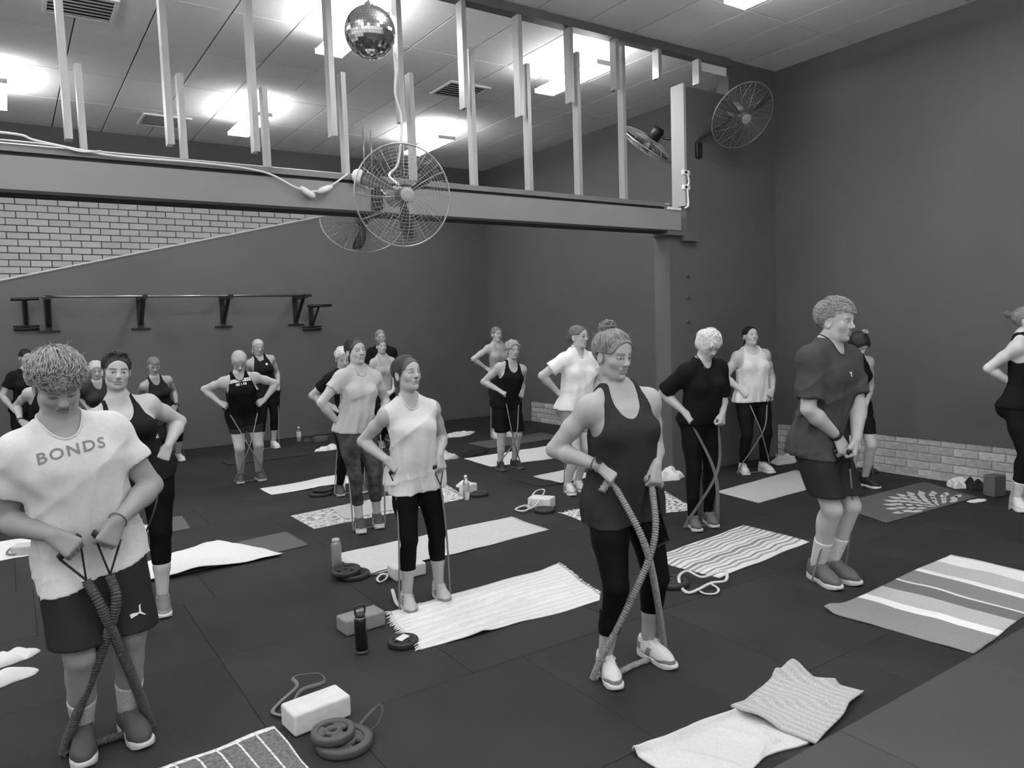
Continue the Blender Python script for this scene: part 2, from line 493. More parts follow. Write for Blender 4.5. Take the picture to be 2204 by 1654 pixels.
def evaluate(prims, G, D=None, pad=.07):
    if D is None: D = G.field()
    for lo, hi, fn, k, op in prims:
        a, b = G.sl(lo-pad, hi+pad)
        if np.any(b <= a): continue
        s = tuple(slice(a[i], b[i]) for i in range(3))
        d = fn(G.pts(a, b)).astype(np.float32)
        if op == '+': D[s] = smin(D[s], d, k)
        elif op == '-': D[s] = smax(D[s], -d, k)
    return D

def waves(P, freq, seed, stretch=(1, 1, 1), n=7):
    rs = np.random.RandomState(seed); out = 0
    Q = P*np.asarray(stretch)
    for i in range(n):
        d = nrm(rs.normal(size=3)); f = freq*(0.6+0.9*rs.rand())
        out = out+np.sin(Q@d*f+rs.rand()*6.28)
    return out/n*1.6

def nets(D, G):
    """naive surface nets: returns V (n,3), F (m,4)"""
    s = D < 0
    nx, ny, nz = D.shape
    c8 = [(i, j, k) for i in (0, 1) for j in (0, 1) for k in (0, 1)]
    cnt = np.zeros((nx-1, ny-1, nz-1), np.int8)
    for i, j, k in c8: cnt += s[i:nx-1+i, j:ny-1+j, k:nz-1+k]
    act = (cnt > 0) & (cnt < 8)
    idx = np.argwhere(act)
    if len(idx) == 0: return np.zeros((0, 3)), np.zeros((0, 4), int)
    val = {c: D[idx[:, 0]+c[0], idx[:, 1]+c[1], idx[:, 2]+c[2]] for c in c8}
    acc = np.zeros((len(idx), 3)); num = np.zeros(len(idx))
    for c in c8:
        for ax in range(3):
            if c[ax]: continue
            e = list(c); e[ax] = 1; e = tuple(e)
            d0, d1 = val[c], val[e]; m = (d0 < 0) != (d1 < 0)
            t = np.where(m, d0/np.where(m, d0-d1, 1), 0)
            p = np.array(c, float)[None, :]+np.zeros((len(idx), 3)); p[:, ax] = t
            acc[m] += p[m]; num += m
    V = G.lo+(idx+acc/num[:, None])*G.h
    ids = -np.ones(act.shape, np.int64); ids[tuple(idx.T)] = np.arange(len(idx))
    F = []
    for ax in range(3):
        o1, o2 = [i for i in range(3) if i != ax]
        sl0 = [slice(1, -1)]*3; sl1 = [slice(1, -1)]*3
        sl0[ax] = slice(0, D.shape[ax]-1); sl1[ax] = slice(1, D.shape[ax])
        A = s[tuple(sl0)]; B = s[tuple(sl1)]
        e = np.argwhere(A != B)
        if len(e) == 0: continue
        flip = A[tuple(e.T)]
        base = e.copy(); base[:, o1] += 1; base[:, o2] += 1
        q = []
        for d1, d2 in ((-1, -1), (0, -1), (0, 0), (-1, 0)):
            cc = base.copy(); cc[:, o1] += d1; cc[:, o2] += d2
            q.append(ids[tuple(cc.T)])
        q = np.stack(q, 1)
        if ax == 1: flip = ~flip
        q[~flip] = q[~flip][:, ::-1]
        F.append(q)
    F = np.concatenate(F); F = F[(F >= 0).all(1)]
    return V, F

def compact(V, F):
    u, inv = np.unique(F.ravel(), return_inverse=True)
    return V[u], inv.reshape(F.shape)

def relax(V, F, it=1, lam=.5):
    for _ in range(it):
        acc = np.zeros_like(V); n = np.zeros(len(V))
        for a, b in ((0, 1), (1, 2), (2, 3), (3, 0)):
            np.add.at(acc, F[:, a], V[F[:, b]]); np.add.at(acc, F[:, b], V[F[:, a]])
            np.add.at(n, F[:, a], 1); np.add.at(n, F[:, b], 1)
        V = V+lam*(acc/np.maximum(n, 1)[:, None]-V)
    return V
JOINTS = {
 'p1': dict(h=1.730, sex='m', w=1.060, pel=(0.229,3.624,0.89), neck=(0.164,3.579,1.371), head=(0.159,3.539,1.56), f=(0.156,-0.985,-0.071), r=(-0.979,-0.144,-0.145), u=(-0.133,-0.092,0.987), hf=(0.146,-0.989,0), hp=32.000, hr=-4.000, aR=(0.154,3.618,0.092), aL=(0.332,3.628,0.092), tl=0.488, shR=(0.011,3.56,1.302), elR=(-0.06,3.637,1.015), wrR=(0.093,3.432,0.973), haR=(0.148,3.413,0.924), footR=(-0.057,-0.998,0), shL=(0.33,3.607,1.349), elL=(0.486,3.601,1.087), wrL=(0.328,3.417,0.995), haL=(0.289,3.402,0.931), footL=(0.175,-0.985,0), base=(0.243,3.623,0)),
 'p2': dict(h=1.680, sex='f', w=1.160, pel=(0.646,5.265,0.915), neck=(0.551,5.217,1.324), head=(0.55,5.195,1.539), f=(0.042,-0.993,-0.107), r=(-0.973,-0.017,-0.228), u=(-0.225,-0.114,0.968), hf=(0.017,-1,0), hp=4.000, hr=4.000, aR=(0.505,5.391,0.089), aL=(0.712,5.148,0.089), tl=0.423, shR=(0.411,5.219,1.25), elR=(0.356,5.426,1.06), wrR=(0.387,5.183,1.033), haR=(0.447,5.155,0.999), footR=(-0.125,-0.992,0), shL=(0.709,5.224,1.32), elL=(0.916,5.357,1.172), wrL=(0.81,5.176,1.041), haL=(0.777,5.162,0.976), footL=(-0.102,-0.995,0), base=(0.609,5.27,0)),
 'p13': dict(h=1.600, sex='f', w=0.920, pel=(2.062,4.2,0.854), neck=(2.037,4.181,1.274), head=(2.023,4.166,1.463), f=(-0.139,-0.989,-0.054), r=(-0.989,0.141,-0.052), u=(-0.059,-0.046,0.997), hf=(0.239,-0.971,0), hp=-10.000, hr=0.000, aR=(1.959,4.172,0.085), aL=(2.204,4.21,0.085), tl=0.421, shR=(1.9,4.203,1.227), elR=(1.8,4.38,1.045), wrR=(1.866,4.177,0.947), haR=(1.909,4.142,0.904), footR=(-0.248,-0.969,0), shL=(2.179,4.163,1.241), elL=(2.307,4.27,1.026), wrL=(2.18,4.087,0.948), haL=(2.184,4.065,0.881), footL=(-0.17,-0.986,0), base=(2.081,4.191,0)),
 'p17': dict(h=1.680, sex='f', w=1.100, pel=(2.494,2.757,0.885), neck=(2.467,2.735,1.392), head=(2.434,2.736,1.578), f=(-0.208,-0.977,-0.054), r=(-0.977,0.21,-0.043), u=(-0.054,-0.043,0.998), hf=(0.05,-0.999,0), hp=8.000, hr=0.000, aR=(2.35,2.752,0.089), aL=(2.645,2.756,0.089), tl=0.508, shR=(2.311,2.771,1.337), elR=(2.202,2.924,1.121), wrR=(2.307,2.71,1.055), haR=(2.342,2.661,1.012), footR=(-0.389,-0.921,0), shL=(2.628,2.703,1.351), elL=(2.734,2.765,1.092), wrL=(2.565,2.592,1.044), haL=(2.546,2.574,0.975), footL=(-0.02,-1,0), base=(2.498,2.754,0)),
 'p20': dict(h=1.840, sex='m', w=1.000, pel=(4.37,2.911,0.953), neck=(4.397,2.852,1.518), head=(4.403,2.821,1.697), f=(0.024,-0.994,-0.105), r=(-0.999,-0.029,0.044), u=(0.047,-0.104,0.994), hf=(0.168,-0.986,0), hp=3.000, hr=0.000, aR=(4.319,2.901,0.097), aL=(4.447,2.883,0.097), tl=0.569, shR=(4.189,2.852,1.474), elR=(4.132,2.834,1.154), wrR=(4.321,2.758,0.969), haR=(4.335,2.724,0.896), footR=(-0.347,-0.938,0), shL=(4.6,2.864,1.456), elL=(4.554,2.757,1.152), wrL=(4.382,2.666,0.957), haL=(4.371,2.667,0.876), footL=(-0.144,-0.99,0), base=(4.383,2.892,0)),
 'p18': dict(h=1.660, sex='f', w=1.040, pel=(4.775,4.293,0.913), neck=(4.732,4.218,1.369), head=(4.735,4.168,1.526), f=(-0.213,-0.961,-0.178), r=(-0.973,0.225,-0.053), u=(-0.091,-0.162,0.983), hf=(-0.174,-0.985,0), hp=28.000, hr=0.000, aR=(4.67,4.305,0.088), aL=(4.861,4.302,0.088), tl=0.465, shR=(4.585,4.26,1.318), elR=(4.515,4.463,1.134), wrR=(4.579,4.286,0.978), haR=(4.603,4.241,0.926), footR=(-0.503,-0.864,0), shL=(4.887,4.19,1.334), elL=(4.987,4.233,1.073), wrL=(4.817,4.097,0.964), haL=(4.8,4.089,0.893), footL=(-0.467,-0.884,0), base=(4.766,4.303,0)),
 'p19': dict(h=1.620, sex='f', w=1.150, pel=(6.84,5.39,0.862), neck=(6.833,5.399,1.372), head=(6.814,5.395,1.532), f=(-0.405,-0.914,0.01), r=(-0.914,0.405,-0.019), u=(-0.014,0.017,1), hf=(-0.373,-0.928,0), hp=-14.000, hr=0.000, aR=(6.759,5.471,0.086), aL=(6.985,5.371,0.086), tl=0.510, shR=(6.688,5.463,1.32), elR=(6.597,5.574,1.084), wrR=(6.654,5.392,0.941), haR=(6.675,5.338,0.899), footR=(-0.56,-0.828,0), shL=(6.98,5.334,1.327), elL=(7.085,5.329,1.071), wrL=(6.931,5.196,0.946), haL=(6.9,5.205,0.882), footL=(-0.236,-0.972,0), base=(6.852,5.376,0)),
 'p9': dict(h=1.680, sex='f', w=0.960, pel=(2.476,6.167,0.902), neck=(2.516,6.131,1.381), head=(2.495,6.121,1.56), f=(0.1,-0.992,-0.081), r=(-0.991,-0.106,0.076), u=(0.084,-0.073,0.994), hf=(0.141,-0.99,0), hp=-6.000, hr=-3.000, aR=(2.448,6.116,0.089), aL=(2.635,6.164,0.089), tl=0.483, shR=(2.363,6.119,1.347), elR=(2.164,6.128,1.14), wrR=(2.317,6.167,0.95), haR=(2.339,6.143,0.884), footR=(-0.258,-0.966,0), shL=(2.662,6.151,1.324), elL=(2.807,6.235,1.092), wrL=(2.683,6.038,1.007), haL=(2.658,6.029,0.938), footL=(-0.253,-0.967,0), base=(2.541,6.14,0)),
 'p7': dict(h=1.660, sex='f', w=1.100, pel=(2.244,9.01,0.84), neck=(2.179,8.863,1.258), head=(2.184,8.821,1.424), f=(-0.062,-0.939,-0.34), r=(-0.988,0.107,-0.115), u=(-0.144,-0.328,0.934), hf=(-0.143,-0.99,0), hp=35.000, hr=0.000, aR=(2.186,9.062,0.088), aL=(2.38,9.041,0.088), tl=0.448, shR=(2.027,8.894,1.2), elR=(1.847,9.096,1.118), wrR=(1.967,8.949,0.965), haR=(2.023,8.917,0.93), footR=(-0.282,-0.959,0), shL=(2.343,8.86,1.237), elL=(2.61,8.882,1.144), wrL=(2.448,8.827,0.97), haL=(2.384,8.818,0.936), footL=(0.07,-0.998,0), base=(2.278,9.002,-0)),
 'p8': dict(h=1.660, sex='f', w=1.000, pel=(3.198,11.358,0.884), neck=(3.106,11.343,1.38), head=(3.089,11.321,1.533), f=(-0.054,-0.998,-0.04), r=(-0.982,0.06,-0.181), u=(-0.183,-0.03,0.983), hf=(-0.027,-1,0), hp=8.000, hr=0.000, aR=(3.063,11.425,0.088), aL=(3.258,11.413,0.088), tl=0.505, shR=(2.965,11.353,1.305), elR=(2.988,11.546,1.099), wrR=(2.986,11.337,0.972), haR=(3.012,11.308,0.91), footR=(-0.237,-0.971,0), shL=(3.264,11.335,1.36), elL=(3.382,11.445,1.128), wrL=(3.337,11.269,0.964), haL=(3.321,11.253,0.895), footL=(0.116,-0.993,0), base=(3.158,11.369,0)),
 'p15': dict(h=1.580, sex='f', w=1.050, pel=(4.938,7.487,0.841), neck=(4.991,7.431,1.269), head=(4.999,7.403,1.442), f=(-0.161,-0.981,-0.11), r=(-0.979,0.145,0.14), u=(0.122,-0.13,0.984), hf=(-0.147,-0.989,0), hp=0.000, hr=0.000, aR=(4.858,7.547,0.084), aL=(5.042,7.52,0.084), tl=0.435, shR=(4.84,7.458,1.249), elR=(4.697,7.602,1.073), wrR=(4.799,7.42,0.971), haR=(4.84,7.371,0.943), footR=(-0.32,-0.948,0), shL=(5.131,7.414,1.208), elL=(5.215,7.548,0.989), wrL=(5.089,7.356,0.958), haL=(5.059,7.35,0.896), footL=(0.031,-1,0), base=(4.943,7.484,0)),
 'p14': dict(h=1.700, sex='f', w=1.000, pel=(6.265,9.716,0.905), neck=(6.275,9.71,1.448), head=(6.258,9.7,1.606), f=(-0.05,-0.999,-0.01), r=(-0.999,0.05,0.018), u=(0.017,-0.011,1), hf=(-0.05,-0.999,0), hp=-2.000, hr=0.000, aR=(6.178,9.764,0.09), aL=(6.378,9.754,0.09), tl=0.543, shR=(6.118,9.718,1.399), elR=(5.896,9.82,1.242), wrR=(6.098,9.803,1.096), haR=(6.142,9.754,1.059), footR=(-0.226,-0.974,0), shL=(6.429,9.702,1.393), elL=(6.52,9.749,1.122), wrL=(6.402,9.607,0.954), haL=(6.362,9.609,0.891), footL=(0.128,-0.992,0), base=(6.276,9.709,0)),
 'p16': dict(h=1.700, sex='f', w=1.060, pel=(4.803,6.001,0.885), neck=(4.823,5.966,1.425), head=(4.828,5.943,1.6), f=(0.056,-0.996,-0.067), r=(-0.998,-0.058,0.033), u=(0.037,-0.065,0.997), hf=(0.231,-0.973,0), hp=-2.000, hr=0.000, aR=(4.687,6.011,0.09), aL=(4.847,6.049,0.09), tl=0.542, shR=(4.661,5.96,1.379), elR=(4.462,6.099,1.22), wrR=(4.636,6.074,1.043), haR=(4.675,6.025,1.002), footR=(-0.346,-0.938,0), shL=(4.981,5.979,1.369), elL=(5.103,5.985,1.105), wrL=(4.938,5.833,0.995), haL=(4.892,5.845,0.937), footL=(-0.35,-0.937,0), base=(4.767,6.03,0)),
 'p10': dict(h=1.640, sex='f', w=1.000, pel=(2.967,7.541,0.856), neck=(2.914,7.479,1.302), head=(2.897,7.454,1.45), f=(-0.093,-0.985,-0.148), r=(-0.989,0.108,-0.102), u=(-0.116,-0.137,0.984), hf=(-0.195,-0.981,0), hp=15.000, hr=0.000, aR=(2.847,7.613,0.087), aL=(3.039,7.592,0.087), tl=0.454, shR=(2.77,7.501,1.244), elR=(2.613,7.657,1.073), wrR=(2.779,7.534,0.947), haR=(2.831,7.494,0.917), footR=(-0.283,-0.959,0), shL=(3.068,7.468,1.275), elL=(3.266,7.485,1.078), wrL=(3.091,7.413,0.929), haL=(3.025,7.413,0.898), footL=(0.069,-0.998,0), base=(2.937,7.553,0)),
 'p11': dict(h=1.560, sex='f', w=0.950, pel=(4.566,10.18,0.772), neck=(4.55,10.166,1.327), head=(4.537,10.151,1.491), f=(-0.074,-0.997,-0.027), r=(-0.997,0.074,-0.026), u=(-0.028,-0.025,0.999), hf=(-0.039,-0.999,0), hp=-2.000, hr=0.000, aR=(4.496,10.228,0.083), aL=(4.679,10.215,0.083), tl=0.555, shR=(4.413,10.178,1.271), elR=(4.322,10.212,1.023), wrR=(4.414,10.095,0.848), haR=(4.463,10.054,0.822), footR=(-0.25,-0.968,0), shL=(4.691,10.157,1.278), elL=(4.722,10.096,1.021), wrL=(4.621,10.002,0.838), haL=(4.557,10.008,0.812), footL=(0.104,-0.995,0), base=(4.584,10.172,0)),
 'p12': dict(h=1.700, sex='f', w=1.050, pel=(4.786,10.736,0.905), neck=(4.802,10.729,1.448), head=(4.781,10.717,1.614), f=(-0.239,-0.971,-0.006), r=(-0.971,0.239,0.032), u=(0.03,-0.013,0.999), hf=(-0.239,-0.971,0), hp=0.000, hr=0.000, aR=(4.663,10.826,0.09), aL=(4.857,10.778,0.09), tl=0.543, shR=(4.645,10.768,1.401), elR=(4.568,10.778,1.122), wrR=(4.599,10.627,0.926), haR=(4.642,10.582,0.883), footR=(-0.407,-0.913,0), shL=(4.956,10.692,1.391), elL=(4.958,10.615,1.112), wrL=(4.836,10.522,0.914), haL=(4.771,10.525,0.876), footL=(-0.063,-0.998,0), base=(4.748,10.753,0)),
 'p6': dict(h=1.600, sex='f', w=1.040, pel=(1.716,11.222,0.733), neck=(1.619,11.018,1.162), head=(1.61,10.989,1.351), f=(0.109,-0.907,-0.406), r=(-0.974,-0.016,-0.227), u=(-0.2,-0.421,0.885), hf=(0.086,-0.996,0), hp=20.000, hr=0.000, aR=(1.698,11.258,0.085), aL=(1.886,11.261,0.085), tl=0.485, shR=(1.483,11.035,1.087), elR=(1.45,11.276,0.964), wrR=(1.486,11.141,0.774), haR=(1.516,11.121,0.713), footR=(-0.161,-0.987,0), shL=(1.774,11.039,1.155), elL=(1.873,11.225,0.981), wrL=(1.874,11.079,0.796), haL=(1.832,11.07,0.74), footL=(0.193,-0.981,0), base=(1.792,11.209,0)),
 'p3': dict(h=1.620, sex='f', w=1.000, pel=(0.145,11.749,0.862), neck=(0.182,11.7,1.322), head=(0.195,11.678,1.523), f=(0.244,-0.962,-0.121), r=(-0.967,-0.252,0.05), u=(0.079,-0.105,0.991), hf=(0.335,-0.942,0), hp=5.000, hr=0.000, aR=(-0.02,11.774,0.086), aL=(0.164,11.822,0.086), tl=0.464, shR=(0.035,11.668,1.286), elR=(-0.1,11.665,1.044), wrR=(0.015,11.593,0.848), haR=(0.071,11.574,0.809), footR=(0.076,-0.997,0), shL=(0.322,11.742,1.271), elL=(0.416,11.733,1.011), wrL=(0.321,11.591,0.845), haL=(0.266,11.572,0.803), footL=(0.419,-0.908,0), base=(0.085,11.749,0)),
 'p4': dict(h=1.600, sex='f', w=1.000, pel=(0.234,9.368,0.767), neck=(0.303,9.212,1.24), head=(0.346,9.18,1.404), f=(0.206,-0.92,-0.333), r=(-0.969,-0.24,0.063), u=(0.138,-0.31,0.941), hf=(0.24,-0.971,0), hp=20.000, hr=0.000, aR=(0.077,9.395,0.085), aL=(0.26,9.44,0.085), tl=0.503, shR=(0.154,9.191,1.204), elR=(0.041,9.401,1.07), wrR=(0.061,9.216,0.925), haR=(0.103,9.194,0.873), footR=(0.064,-0.998,0), shL=(0.438,9.262,1.186), elL=(0.468,9.412,0.96), wrL=(0.39,9.21,0.869), haL=(0.336,9.188,0.829), footL=(0.408,-0.913,0), base=(0.18,9.369,0)),
 'p5': dict(h=1.620, sex='f', w=1.000, pel=(0.936,11.251,0.759), neck=(0.934,11.053,1.146), head=(0.933,11.027,1.334), f=(0.111,-0.886,-0.451), r=(-0.994,-0.096,-0.055), u=(-0.005,-0.454,0.891), hf=(0.009,-1,0), hp=15.000, hr=0.000, aR=(0.781,11.296,0.086), aL=(0.97,11.314,0.086), tl=0.435, shR=(0.786,11.058,1.101), elR=(0.768,11.296,0.963), wrR=(0.816,11.1,0.837), haR=(0.859,11.071,0.788), footR=(-0.082,-0.997,0), shL=(1.082,11.086,1.118), elL=(1.134,11.275,0.922), wrL=(1.038,11.083,0.819), haL=(0.988,11.059,0.774), footL=(0.271,-0.963,0), base=(0.88,11.255,0)),
 'p21': dict(h=1.620, sex='f', w=0.950, pel=(6.963,4.262,0.837), neck=(6.897,4.214,1.303), head=(6.886,4.164,1.441), f=(-0.389,-0.909,-0.15), r=(-0.911,0.404,-0.087), u=(-0.14,-0.103,0.985), hf=(-0.324,-0.946,0), hp=35.000, hr=0.000, aR=(6.924,4.301,0.086), aL=(7.098,4.224,0.086), tl=0.474, shR=(6.771,4.277,1.246), elR=(6.632,4.273,1.007), wrR=(6.817,4.261,0.856), haR=(6.823,4.221,0.797), footR=(-0.561,-0.828,0), shL=(7.035,4.16,1.271), elL=(7.118,4.185,1.009), wrL=(6.953,4.135,0.844), haL=(6.936,4.133,0.775), footL=(-0.237,-0.972,0), base=(6.991,4.217,0)),
 'p22': dict(h=1.720, sex='f', w=1.000, pel=(7.293,2.931,0.916), neck=(7.302,2.894,1.476), head=(7.303,2.88,1.636), f=(0.119,-0.991,-0.066), r=(-0.993,-0.12,0.008), u=(0.016,-0.065,0.998), hf=(0.291,-0.957,0), hp=-5.000, hr=0.000, aR=(7.213,2.905,0.091), aL=(7.407,2.873,0.091), tl=0.561, shR=(7.145,2.879,1.424), elR=(7.093,3.092,1.229), wrR=(7.253,2.961,1.085), haR=(7.276,2.889,1.078), footR=(-0.751,-0.66,0), shL=(7.458,2.917,1.421), elL=(7.541,2.893,1.141), wrL=(7.318,2.8,1.068), haL=(7.287,2.817,1), footL=(-0.719,-0.695,0), base=(7.31,2.889,0)),
}
# ================================================================== people
def skin_like(name, g, **k): return mat(name, g, 0.5, 0.35, attr='tone', var=0.05, vscale=18, bump=0.03, bscale=300, **k)
m_skin = skin_like('skin', 0.42)
def cloth(g, kind='jersey'):
    n = 'cloth_%s_%03d' % (kind, round(g*1000))
    if kind == 'jersey': return mat(n, g, 0.9, 0.12, var=0.05, vscale=60, bump=0.14, bscale=35, sheen=0.10 if g > .1 else 0.0)
    if kind == 'slick': return mat(n, g, 0.7, 0.12, var=0.06, vscale=30, bump=0.05, bscale=25)
    if kind == 'print': return mat(n, g, 0.7, 0.3, var=0.75, vscale=16, detail=2, bump=0.03)
    if kind == 'knit': return mat(n, g, 0.9, 0.2, var=0.35, vscale=160, bump=0.2, bscale=200)
def hair_mat(g, st=(1, 1, 1)): return mat('hair_%03d_%d' % (round(g*1000), int(st[0]*10+st[2])), g, 0.5, 0.4, var=0.28, vscale=70, vstretch=st, bump=0.5, bscale=110, bstretch=st)

def solve_knee(h, a, L1, L2, pole):
    d = a-h; L = np.linalg.norm(d)
    if L > (L1+L2)*.998: 
        k = L/(L1+L2)*1.004; L1 *= k; L2 *= k
    x = (L1*L1-L2*L2+L*L)/(2*L); y = math.sqrt(max(L1*L1-x*x, 0)); dn = d/L
    p = pole-dn*(pole@dn)
    return h+dn*x+nrm(p)*y

def head_prims(c, R, s, male):
    """R rows: right, forward, up of the head"""
    def w(p): return c+(np.asarray(p)*s)@R
    j = 1.06 if male else .95
    pr = []
    def E(p, r, k=.02, op='+'): pr.append(ell(w(p), np.asarray(r)*s, R, k*s, op))
    def K(p, q, ra, rb, k=.012, op='+'): pr.append(cone(w(p), w(q), ra*s, rb*s, k*s, op))
    E((0, -.018, .032), (.074, .094, .082), .0)
    E((0, .018, -.032), (.0590*j, .067, .085), .03)
    E((0, .045, .035), (.056, .046, .052), .03)
    jw = .030 if male else .021
    K((-jw, .032, -.088), (jw, .032, -.088), .020, .020, .03)
    E((0, .064, -.098), (.020*j, .017, .016), .02)
    for sx in (-1, 1):
        E((sx*(.053 if male else .044), .004, -.060), (.014, .024, .026), .025)
        E((sx*.041, .052, -.026), (.019, .018, .020), .030)
        bw_ = .0095 if male else .0062
        K((sx*.012, .083, .020), (sx*.044, .068, .018), bw_, bw_*.9, .012)
        E((sx*.031, .090, -.003), (.0165, .014, .012), .010, '-')
        E((sx*.031, .0690, -.004), (.0135, .0135, .0130), .003)
        K((sx*.018, .0805, .0025), (sx*.044, .0735, .001), .0040, .0036, .004)
        E((sx*.0105, .091, -.036), (.0085, .0095, .0075), .006)
        E((sx*.0775, -.012, -.012), (.0075, .019, .031), .006)
        E((sx*.083, -.006, -.010), (.0055, .010, .018), .004, '-')
    K((0, .082, .012), (0, .097, -.026), .0078, .0105, .012)
    E((0, .0975, -.030), (.0125, .0120, .0110), .010)
    K((-.018, .0775, -.058), (.018, .0775, -.058), .0075, .0075, .008)
    K((-.015, .0775, -.072), (.015, .0775, -.072), .0085, .0085, .008)
    K((-.022, .089, -.0645), (.022, .089, -.0645), .0022, .0022, .004, '-')
    return pr

def head_tone(V, c, R, s, base, brow=.5, lip=.72, closed=False, stubble=0.0):
    q = ((V-c)@R.T)/s
    T = np.full(len(V), base)
    x, y, z = np.abs(q[:, 0]), q[:, 1], q[:, 2]
    front = y > .045
    def m(cond, k): T[cond & front] *= k
    m((np.abs(z-(.020+.10*(x-.03)*(x < .03)-.12*(x-.035)*(x > .035))) < .0034) & (x > .012) & (x < .050) & (y > .055), brow)
    ex = (x-.031)/.0145; ez = (z+.0040)/.0055
    eye = ex**2+ez**2
    m((eye < 1.7) & (y > .066), .55)
    if not closed:
        sel = (eye < .85) & (y > .066); T[sel] = base*1.15
        T[sel & (((x-.031)/.0058)**2+((z+.003)/.0058)**2 < 1)] = .03
    m((((x)/.024)**2+((z+.0645)/.0125)**2 < 1) & (y > .070), lip)
    m((np.abs(z+.0645) < .0022) & (x < .024) & (y > .070), .45)
    m((((x-.0095)/.0055)**2+((z+.0425)/.0032)**2 < 1) & (y > .085), .35)
    if stubble: m((z < -.035) & ~((x < .024) & (np.abs(z+.0645) < .012)), 1-stubble)
    return T

def hand_prims(wr, ha, nrm_dir, thumb_dir, s):
    d = nrm(ha-wr); n = nrm_dir-d*(nrm_dir@d); n = nrm(n)
    sd = np.cross(d, n); sd = nrm(sd)
    if sd@thumb_dir < 0: sd = -sd          # sd points to the thumb side
    pr = []
    def K(a, b, ra, rb, k=.008): pr.append(cone(a, b, ra*s, rb*s, k*s))
    offs = (.030, .0105, -.0095, -.028); ln = (1.0, 1.06, 1.0, .86)
    for o, l in zip(offs, ln):
        kn = wr+d*(.082*s*(.96+.05*l))+sd*o*s
        K(wr+d*.012*s+sd*o*.55*s, kn, .0155, .0125, .012)
        p1 = kn+(d*.40+n*.90)*.040*l*s
        p2 = p1+(-d*.80+n*.55)*.027*l*s
        p3 = p2+(-d*.75-n*.62)*.020*l*s
        K(kn, p1, .0105, .0095, .004); K(p1, p2, .0095, .0088, .002); K(p2, p3, .0088, .0078, .002)
    b0 = wr+d*.022*s+sd*.020*s+n*.010*s
    b1 = wr+d*.052*s+sd*.040*s+n*.026*s
    b2 = wr+d*.078*s+sd*.036*s+n*.046*s
    b3 = b2+(d*.35-sd*.55+n*.45)*.026*s
    K(b0, b1, .0165, .0125, .01); K(b1, b2, .0115, .0100, .004); K(b2, b3, .0100, .0085, .003)
    grip = wr+d*.070*s+n*.030*s
    return pr, grip, sd, d, n

